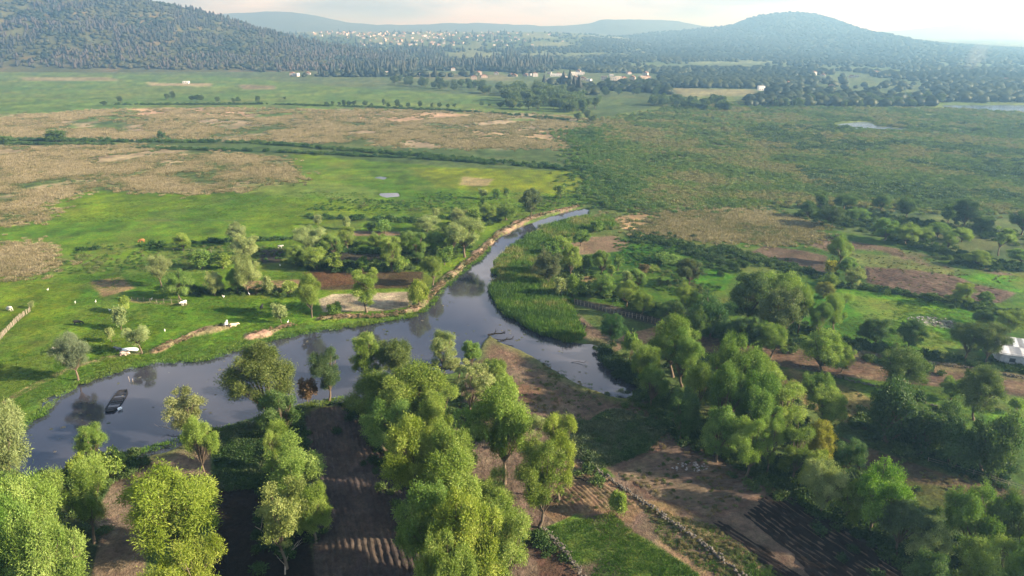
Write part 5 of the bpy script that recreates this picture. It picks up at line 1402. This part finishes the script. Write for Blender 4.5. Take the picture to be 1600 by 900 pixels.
# ------------------------------------------------------------------ cattle
def beast(pose):
    bm = bmesh.new()
    nodes = {  # joints: place, thickness
     'rump': ((-.85, 0, 1.15), (.26, .30)), 'hip': ((-.55, 0, 1.16), (.32, .38)), 'belly': ((0, 0, 1.05), (.38, .42)), 'chest': ((.55, 0, 1.08), (.34, .40)),
     'neck': ((.95, 0, 1.22), (.20, .24)), 'poll': ((1.25, 0, 1.38), (.16, .17)), 'face': ((1.48, 0, 1.22), (.12, .13)), 'muzzle': ((1.66, 0, 1.06), (.095, .09)),
     'tail1': ((-1.05, 0, 1.05), (.05, .05)), 'tail2': ((-1.10, 0, .45), (.035, .035)),
     'horn1': ((1.22, .20, 1.52), (.03, .03)), 'horn2': ((1.22, -.20, 1.52), (.03, .03)), 'ear1': ((1.20, .30, 1.38), (.04, .06)), 'ear2': ((1.20, -.30, 1.38), (.04, .06))}
    if pose == 'graze':
        nodes.update(neck=((.98, 0, .92), (.20, .24)), poll=((1.22, 0, .58), (.16, .17)), face=((1.36, 0, .34), (.12, .13)), muzzle=((1.42, 0, .12), (.095, .09)),
                     horn1=((1.30, .20, .66), (.03, .03)), horn2=((1.30, -.20, .66), (.03, .03)), ear1=((1.16, .30, .60), (.04, .06)), ear2=((1.16, -.30, .60), (.04, .06)))
    dz = -.62 if pose == 'lie' else 0
    edges = [('rump', 'hip'), ('hip', 'belly'), ('belly', 'chest'), ('chest', 'neck'), ('neck', 'poll'), ('poll', 'face'), ('face', 'muzzle'), ('rump', 'tail1'), ('tail1', 'tail2'), ('poll', 'horn1'), ('poll', 'horn2'), ('poll', 'ear1'), ('poll', 'ear2')]
    for s, sg in ((1, 'l'), (-1, 'r')):
        if pose == 'lie':
            nodes['stifle' + sg] = ((-.35, .36 * s, .85), (.17, .17)); nodes['hock' + sg] = ((-.75, .48 * s, .74), (.08, .08)); nodes['hoof' + sg] = ((-.30, .55 * s, .70), (.06, .06))
            nodes['elbow' + sg] = ((.50, .28 * s, .85), (.14, .14)); nodes['knee' + sg] = ((.85, .30 * s, .74), (.075, .075)); nodes['fore' + sg] = ((.50, .36 * s, .70), (.06, .06))
        else:
            k = .08 * s
            nodes['stifle' + sg] = ((-.50 + k, .22 * s, .78), (.17, .15)); nodes['hock' + sg] = ((-.80 + k, .22 * s, .48), (.075, .07)); nodes['hoof' + sg] = ((-.72 + k, .22 * s, .02), (.07, .07))
            nodes['elbow' + sg] = ((.52 - k, .20 * s, .78), (.15, .13)); nodes['knee' + sg] = ((.56 - k, .20 * s, .44), (.075, .07)); nodes['fore' + sg] = ((.54 - k, .20 * s, .02), (.065, .065))
        edges += [('hip', 'stifle' + sg), ('stifle' + sg, 'hock' + sg), ('hock' + sg, 'hoof' + sg), ('chest', 'elbow' + sg), ('elbow' + sg, 'knee' + sg), ('knee' + sg, 'fore' + sg)]
    names = list(nodes); me = bpy.data.meshes.new('cow')
    me.from_pydata([(n[0][0], n[0][1], n[0][2] + dz) for n in nodes.values()], [(names.index(a), names.index(b)) for a, b in edges], [])
    o = bpy.data.objects.new('cow', me); COL.objects.link(o)
    o.modifiers.new('skin', 'SKIN'); sb = o.modifiers.new('sub', 'SUBSURF'); sb.levels = 1
    sk = me.skin_vertices[0].data
    for i, n in enumerate(nodes.values()): sk[i].radius = n[1]
    sk[0].use_root = False; sk[names.index('hip')].use_root = True
    dg = bpy.context.evaluated_depsgraph_get(); ev = o.evaluated_get(dg); m2 = bpy.data.meshes.new_from_object(ev)
    bpy.data.objects.remove(o)
    for p in m2.polygons: p.use_smooth = True
    m2.materials.clear(); m2.materials.append(M_HIDE); m2.name = 'cow'
    return m2
COWS = {k: beast(k) for k in ('stand', 'graze', 'lie')}
def cow(px, py, pose, col, rot, label, scale=1.1, dz=0.05):
    p = G(px, py); o = link('cow', COWS[pose], None, (p.x, p.y, dz)); o.rotation_euler = (0, 0, R(rot)); o.scale = (scale * .88,) * 3; o.color = (*col, 1)
    tag(o, label, 'cow', 'cattle on the pastures'); return o
cow(16,486,'graze',(.50,.47,.42),160,'white cow grazing beside the end of the stick fence',1.25)
cow(122,508,'graze',(.015,.014,.014),20,'black cow grazing in tree shade in the left pasture',1.25)
cow(94,551,'stand',(.50,.47,.40),200,'cream cow half behind the big silver willow',1.3)
cow(288,477,'stand',(.5,.48,.46),250,'white cow standing in front of the dark round tree',1.2)
cow(409,484,'stand',(.02,.02,.022),90,'black cow standing in the long shade of the bank meadow',1.1)
cow(222,379,'graze',(.30,.13,.05),190,'red brown cow grazing in the far left meadow',1.25)
cow(354,511,'lie',(.52,.5,.46),100,'white cow lying at the end of the earth mound',1.2,.75)
cow(365,512,'lie',(.62,.48,.36),10,'tan cow lying at the end of the earth mound',1.25,.5)
cow(194,555,'lie',(.60,.45,.36),-10,'tan and white cow lying beside the upturned boat',1.3)
cow(186,550,'stand',(.12,.13,.15),170,'dark grey cow standing behind the upturned boat',1.1)
cow(438,388,'stand',(.6,.58,.54),0,'pale animal standing before the dark plot beside the grove',1.0)
# egrets
def egret_mesh():
    bm = bmesh.new()
    def blob(c, s, rot=(0, 0, 0)):
        M = Matrix.Translation(c) @ Euler(rot).to_matrix().to_4x4() @ Matrix.Diagonal((*s, 1)); bmesh.ops.create_uvsphere(bm, u_segments=8, v_segments=6, radius=1, matrix=M)
    blob((0, 0, .55), (.32, .14, .17), (0, R(20), 0))
    V, F = join([tube([(.22, 0, .62), (.30, 0, .80), (.24, 0, .95), (.32, 0, 1.08), (.52, 0, 1.05)], [.07, .045, .04, .05, .008], 6), tube([(.02, .05, .45), (.03, .05, 0)], [.02, .015], 4), tube([(.02, -.05, .45), (.03, -.05, 0)], [.02, .015], 4)])
    vs = [bm.verts.new(v) for v in V]
    for f in F: bm.faces.new([vs[i] for i in f])
    return mesh_bm('egret', bm, [M_PAINT], True)
EG = egret_mesh()
for i, (x, y) in enumerate([(75,455),(150,474),(172,487),(258,519),(237,470),(303,401),(350,466),(118,475),(450,506),(390,462),(438,417),(606,417)]):
    p = G(x, y); o = link('egret', EG, None, (p.x, p.y, .1)); o.scale = (.95,) * 3; o.rotation_euler = (0, 0, i * 1.7); o.color = (.85, .85, .84, 1)
    tag(o, 'small white egret standing in the grass of the left bank meadows', 'bird', 'egrets in the left bank meadows')

# ------------------------------------------------------------------ boats, poles, fences
def hull(L, Wd, H, flip=False):
    V = []; F = []; n = 12
    for i in range(n + 1):
        t = i / n * 2 - 1; w = Wd / 2 * (1 - abs(t) ** 4 * .40); zb = .10 * abs(t) ** 3 * 2
        V += [(t * L / 2, -w, H + zb), (t * L / 2 * .97, -w * .72, zb), (t * L / 2 * .97, w * .72, zb), (t * L / 2, w, H + zb)]
    for i in range(n):
        for k in range(3): F.append((i * 4 + k, i * 4 + k + 1, i * 4 + 5 + k, i * 4 + 4 + k))
    bm = bmesh.new(); vs = [bm.verts.new(v) for v in V]
    for f in F: bm.faces.new([vs[i] for i in f])
    for e in (0, n): bm.faces.new([vs[e * 4 + k] for k in range(4)])
    bmesh.ops.recalc_face_normals(bm, faces=bm.faces[:]); bmesh.ops.solidify(bm, geom=bm.faces[:], thickness=.07)
    return bm
p = G(203, 548); M_WHITE = m_plain('white_paint', (.72, .74, .76), rough=.5, var=.15)
b = link('upturned_boat', mesh_bm('upturned_boat', hull(4.2, 1.3, .55), [M_WHITE], True), None, (p.x, p.y, .75)); b.rotation_euler = (math.pi, 0, R(4))
tag(b, 'white boat lying upside down on the grass beside the thin willow', 'boat')
a1, a2 = G(171, 645, WATER_Z), G(193, 611, WATER_Z); mid = (a1 + a2) / 2; L = (a2 - a1).length
bt = link('sunken_boat', None, None, (mid.x, mid.y, WATER_Z - .22)); bt.rotation_euler = (0, 0, math.atan2(a2.y - a1.y, a2.x - a1.x))
tag(bt, 'dark flooded wooden boat with cross benches lying in the river', 'boat')
link('hull', mesh_bm('hull', hull(L, 3.0, .42), [M_DARKWOOD], True), bt)
bm = bmesh.new(); bm_box(bm, (0, 0, 0), (.42, 2.5, .07)); bench = mesh_bm('bench', bm, [M_DARKWOOD])
for x in (-.40, -.30, -.08, .03, .14, .33): link('bench', bench, bt, (x * L, 0, .40))
wb = bmesh.new(); bm_box(wb, (0, 0, .22), (.9, .5, .44)); bmesh.ops.bevel(wb, geom=wb.edges[:], offset=.06, segments=2, affect='EDGES')
p = G(187, 638); o = link('white_box', mesh_bm('white_box', wb, [M_WHITE]), None, (p.x, p.y, WATER_Z + .22)); o.rotation_euler = (0, 0, 1.0)
tag(o, 'white box lying on the end of the flooded boat', 'box')
for x, y, lean, lab in ((203, 594, (.12, -.25), 'pale leaning pole standing in the river, the longer of two'), (206.5, 594, (-.05, .15), 'thin pale pole standing in the river beside the leaning one')):
    p = G(x, y); v, f = tube([(0, 0, -1.6), (lean[1] * 1.2, lean[0] * 1.2, 1.4 if x < 205 else .9)], [.07, .05], 6); o = link('pole', mesh_np('pole', v, f, [M_DEAD]), None, (p.x, p.y, WATER_Z)); tag(o, lab, 'pole')
def fence(pts_px, step, h, label, rails=(.9, 1.35), thick=.07, name='fence', jit=.12):
    w = WP(pts_px); e = link(name, None, None, (w[0][0], w[0][1], 0)); tag(e, label, 'fence')
    v, f = tube([(0, 0, -.4), (.02, 0, h * .5), (0, .01, h)], [thick, thick * .95, thick * .8], 6); pm = mesh_np('post', v, f, [M_POST])
    rv = []
    rr = random.Random(len(pts_px) + int(h * 10))
    for (x0, y0), (x1, y1) in zip(w[:-1], w[1:]):
        d = math.hypot(x1 - x0, y1 - y0); n = max(1, int(d / step))
        for i in range(n):
            t = i / n; o = link('post', pm, e, (x0 + (x1 - x0) * t - w[0][0] + rr.uniform(-jit, jit), y0 + (y1 - y0) * t - w[0][1] + rr.uniform(-jit, jit), 0))
            o.rotation_euler = (rr.uniform(-.08, .08), rr.uniform(-.08, .08), rr.uniform(0, 6)); o.scale = (1, 1, rr.uniform(.8, 1.15))
        for z in rails:
            v, f = tube([(x0 - w[0][0], y0 - w[0][1], z), (x1 - w[0][0], y1 - w[0][1], z)], [.03, .03], 4); link('rail', mesh_np('rail', v, f, [M_POST]), e)
    return e
fence([(-14,548),(10,520),(30,500),(49,486)], .55, 1.5, 'dense fence of upright sticks running across the left pasture', thick=.10)
fence([(206,470),(245,474),(290,474)], 2.2, 1.4, 'thin post fence behind the two small pasture trees')
fence([(897,474),(930,482),(965,492),(1000,499),(1036,508),(1060,515)], 1.15, 1.7, 'picket fence of pale posts round the small garden above the inlet', thick=.10)
fence([(258,392),(300,394),(345,396)], 3, 1.3, 'thin post fence in the meadow behind the silver willow', rails=(1.0,))
fence([(1450,725),(1520,745),(1600,770)], 2.5, 1.4, 'thin post fence beyond the vine clad clump')
# stone walls
def stone_wall(pts_px, h, wd, label, seed, per_m=9):
    w = np.array(WP(pts_px)); rr = np.random.default_rng(seed)
    e = link('stone_wall', None, None, (w[0][0], w[0][1], 0)); tag(e, label, 'wall')
    seg = np.linalg.norm(np.diff(w, axis=0), axis=1); cum = np.concatenate([[0], np.cumsum(seg)]); n = int(cum[-1] * per_m)
    t = rr.uniform(0, cum[-1], n); x = np.interp(t, cum, w[:, 0]) + rr.normal(0, wd * .33, n); y = np.interp(t, cum, w[:, 1]) + rr.normal(0, wd * .33, n)
    hl = h * (.45 + .9 * fbm(t, t * 0 + seed, 6, seed, 3)); z = rr.random(n) * hl
    bm = bmesh.new(); bmesh.ops.create_icosphere(bm, subdivisions=1, radius=.5); base = np.array([v.co[:] for v in bm.verts]); tri = np.array([[v.index for v in f.verts] for f in bm.faces]); bm.free()
    V = []; F = []
    for i in range(n):
        s = rr.uniform(.22, .52) * np.array([rr.uniform(.8, 1.5), rr.uniform(.8, 1.3), rr.uniform(.6, 1)])
        b = base * (1 + rr.normal(0, .16, (len(base), 1))) * s; a = rr.uniform(0, 6.28); c_, s_ = math.cos(a), math.sin(a)
        V.append(np.stack([b[:, 0] * c_ - b[:, 1] * s_ + x[i] - w[0][0], b[:, 0] * s_ + b[:, 1] * c_ + y[i] - w[0][1], b[:, 2] + z[i]], 1)); F.append(tri + i * len(base))
    o = link('stones', mesh_np('stones', np.concatenate(V), np.concatenate(F), [M_STONE], False), e); o['kind'] = 'stuff'
    return e
stone_wall([(902,722),(930,735),(960,755),(985,772),(1015,792),(1045,815),(1080,838),(1110,862),(1140,885),(1175,915)], .8, .7, 'low dry stone wall between the brown strip and the ploughed slope', 1)
stone_wall([(846,828),(868,848),(885,868),(900,888),(915,912)], .9, .7, 'low dry stone wall at the left edge of the small green field', 2)
stone_wall([(1250,572),(1330,596),(1400,612),(1470,640)], .5, .6, 'overgrown stone line below the reddish brown strip', 3, 6)
stone_wall([(1320,548),(1400,560),(1500,574),(1600,592)], .6, .6, 'dark stone wall at the lower edge of the bright green field', 4, 6)
stone_wall([(1310,447),(1400,459),(1470,470),(1500,474)], .5, .6, 'pale stone line between the bright green field and the reddish field', 5, 5)
# heaps of rubble
def heap(px, py, r, n, h, mat, label, seed, name='rubble_heap', cat='rubble heap', el=.5):
    p = G(px, py); rr = np.random.default_rng(seed); bm = bmesh.new()
    for i in range(n):
        a = rr.uniform(0, 6.28); q = r * math.sqrt(rr.random()); s = rr.uniform(.2, .6)
        bm_box(bm, (q * math.cos(a), q * math.sin(a) * el, h * (1 - q / r) * rr.random()), (s * rr.uniform(.6, 1.6), s * rr.uniform(.5, 1), s * rr.uniform(.25, .6)), rr.uniform(0, 3), (rr.uniform(-.4, .4), rr.uniform(-.4, .4)))
    e = link(name, None, None, (p.x, p.y, 0)); tag(e, label, cat); o = link('stones', mesh_bm('stones', bm, [mat]), e); o['kind'] = 'stuff'
M_PALE = m_plain('pale_rubble', (.20, .197, .195), var=.35, scale=1)
heap(1452,501,6.5,70,.7,M_PALE,'pale rubble heap at the edge of the bright green field',1)
heap(1484,508,5,50,.7,M_STONE,'greyer rubble heap next to the pale one on the bright green field',2)
heap(1078,730,3.6,42,.6,M_PALE,'pale heap of stones and sticks on the ploughed slope',3)
heap(1395,545,2,20,.5,M_STONE,'small stone heap below the bright green field',4)
# fallen wood
def dead_wood(px, py, L, n, mat, label, seed, rot=0, r0=.22, name='fallen_trunk', z=.3):
    p = G(px, py); rr = random.Random(seed); parts = []
    parts.append(tube([(-L / 2, 0, z), (-L * .1, .3, z + .15), (L * .3, -.2, z + .3), (L / 2, .3, z + .8)], [r0, r0 * .85, r0 * .6, r0 * .25], 7))
    for i in range(n):
        t = rr.uniform(-.3, .45) * L; a = rr.uniform(-1.2, 1.2); l = rr.uniform(.2, .45) * L; s = rr.choice((-1, 1))
        parts.append(tube([(t, 0, z + .1), (t + l * .5 * math.cos(a), s * l * .4, z + rr.uniform(.2, .8)), (t + l * math.cos(a), s * l * .8, z + rr.uniform(.3, 1.8))], [r0 * .45, r0 * .3, r0 * .06], 5))
    v, f = join(parts); o = link(name, mesh_np(name, v, f, [mat], True), None, (p.x, p.y, 0)); o.rotation_euler = (0, 0, R(rot)); tag(o, label, 'dead wood'); return o
M_BLACKWOOD = m_plain('black_wood', (.012, .011, .011), var=.3, scale=3)
dead_wood(683,578,9,7,M_BLACKWOOD,'black fallen trunk with broken limbs at the water beside the slender pale willow',1,-25,.45,z=.6)
dead_wood(776,524,5,4,M_BLACKWOOD,'dark log lying on the tip of the bare point of land',2,10,.3)
dead_wood(793,533,4,3,M_BLACKWOOD,'second dark log right of the one on the tip of the bare point of land',3,20,.25)
dead_wood(266,672,4.5,7,M_DEAD,'pale dead branches sticking out over the water from the near bank',4,170,.10,'dead_branch',.3)
dead_wood(420,845,7,8,M_DEAD,'bare white dead branches beside the ragged willow',5,140,.12,'dead_branch',.5)
dead_wood(450,880,6,8,M_DEAD,'bare white dead branches at the bottom edge under the ragged willow',6,100,.12,'dead_branch',.5)
dead_wood(913,514,4,9,M_BLACKWOOD,'dark uprooted stump on the bare ground left of the compact dark tree',8,80,.3,'tree_stump',.4)
dead_wood(908,752,3,4,M_BLACKWOOD,'dark branch lying on the brown strip beside the stone wall',9,-30,.15,'dead_branch',.2)
dead_wood(905,565,4,5,M_DARKWOOD,'dark twig mass breaking the surface of the inlet',10,-10,.07,'dead_branch',-.35)
# smoke
M_SMOKE, t_, o_ = material('smoke'); pv = t_.nodes.new('ShaderNodeVolumePrincipled'); pv.inputs['Density'].default_value = .0022; pv.inputs['Color'].default_value = (.95, .96, 1, 1); t_.links.new(pv.outputs[0], o_.inputs['Volume'])
p = G(1512, 113); rr = random.Random(4); bm = bmesh.new()
V, F = tube([(0, 0, 0), (2, 0, 8), (6, 2, 20), (12, 0, 32), (19, 4, 44), (30, 0, 56)], [6, 11, 16, 19, 17, 6], 14)
V = [(x + rr.uniform(-1.5, 1.5), y + rr.uniform(-1.5, 1.5), z + rr.uniform(-1.5, 1.5)) for x, y, z in V]
vs = [bm.verts.new(v) for v in V]
for f in F: bm.faces.new([vs[i] for i in f])
bm.faces.new(vs[:14][::-1]); bm.faces.new(vs[-14:])
tag(link('smoke', mesh_bm('smoke', bm, [M_SMOKE], True), None, (p.x, p.y, 2)), kind='stuff')
# ------------------------------------------------------------------ air
M_HAZE, t_, o_ = material('haze'); pv = t_.nodes.new('ShaderNodeVolumePrincipled')
pv.inputs['Density'].default_value = HAZE_DENSITY; pv.inputs['Color'].default_value = HAZE_COLOUR; pv.inputs['Anisotropy'].default_value = .55; pv.inputs['Absorption Color'].default_value = (1, 1, 1, 1)
t_.links.new(pv.outputs[0], o_.inputs['Volume'])
bm = bmesh.new(); bm_box(bm, (0, 6500, 160 - 3), (26000, 17400, 326))
tag(link('haze', mesh_bm('haze', bm, [M_HAZE])), kind='stuff')
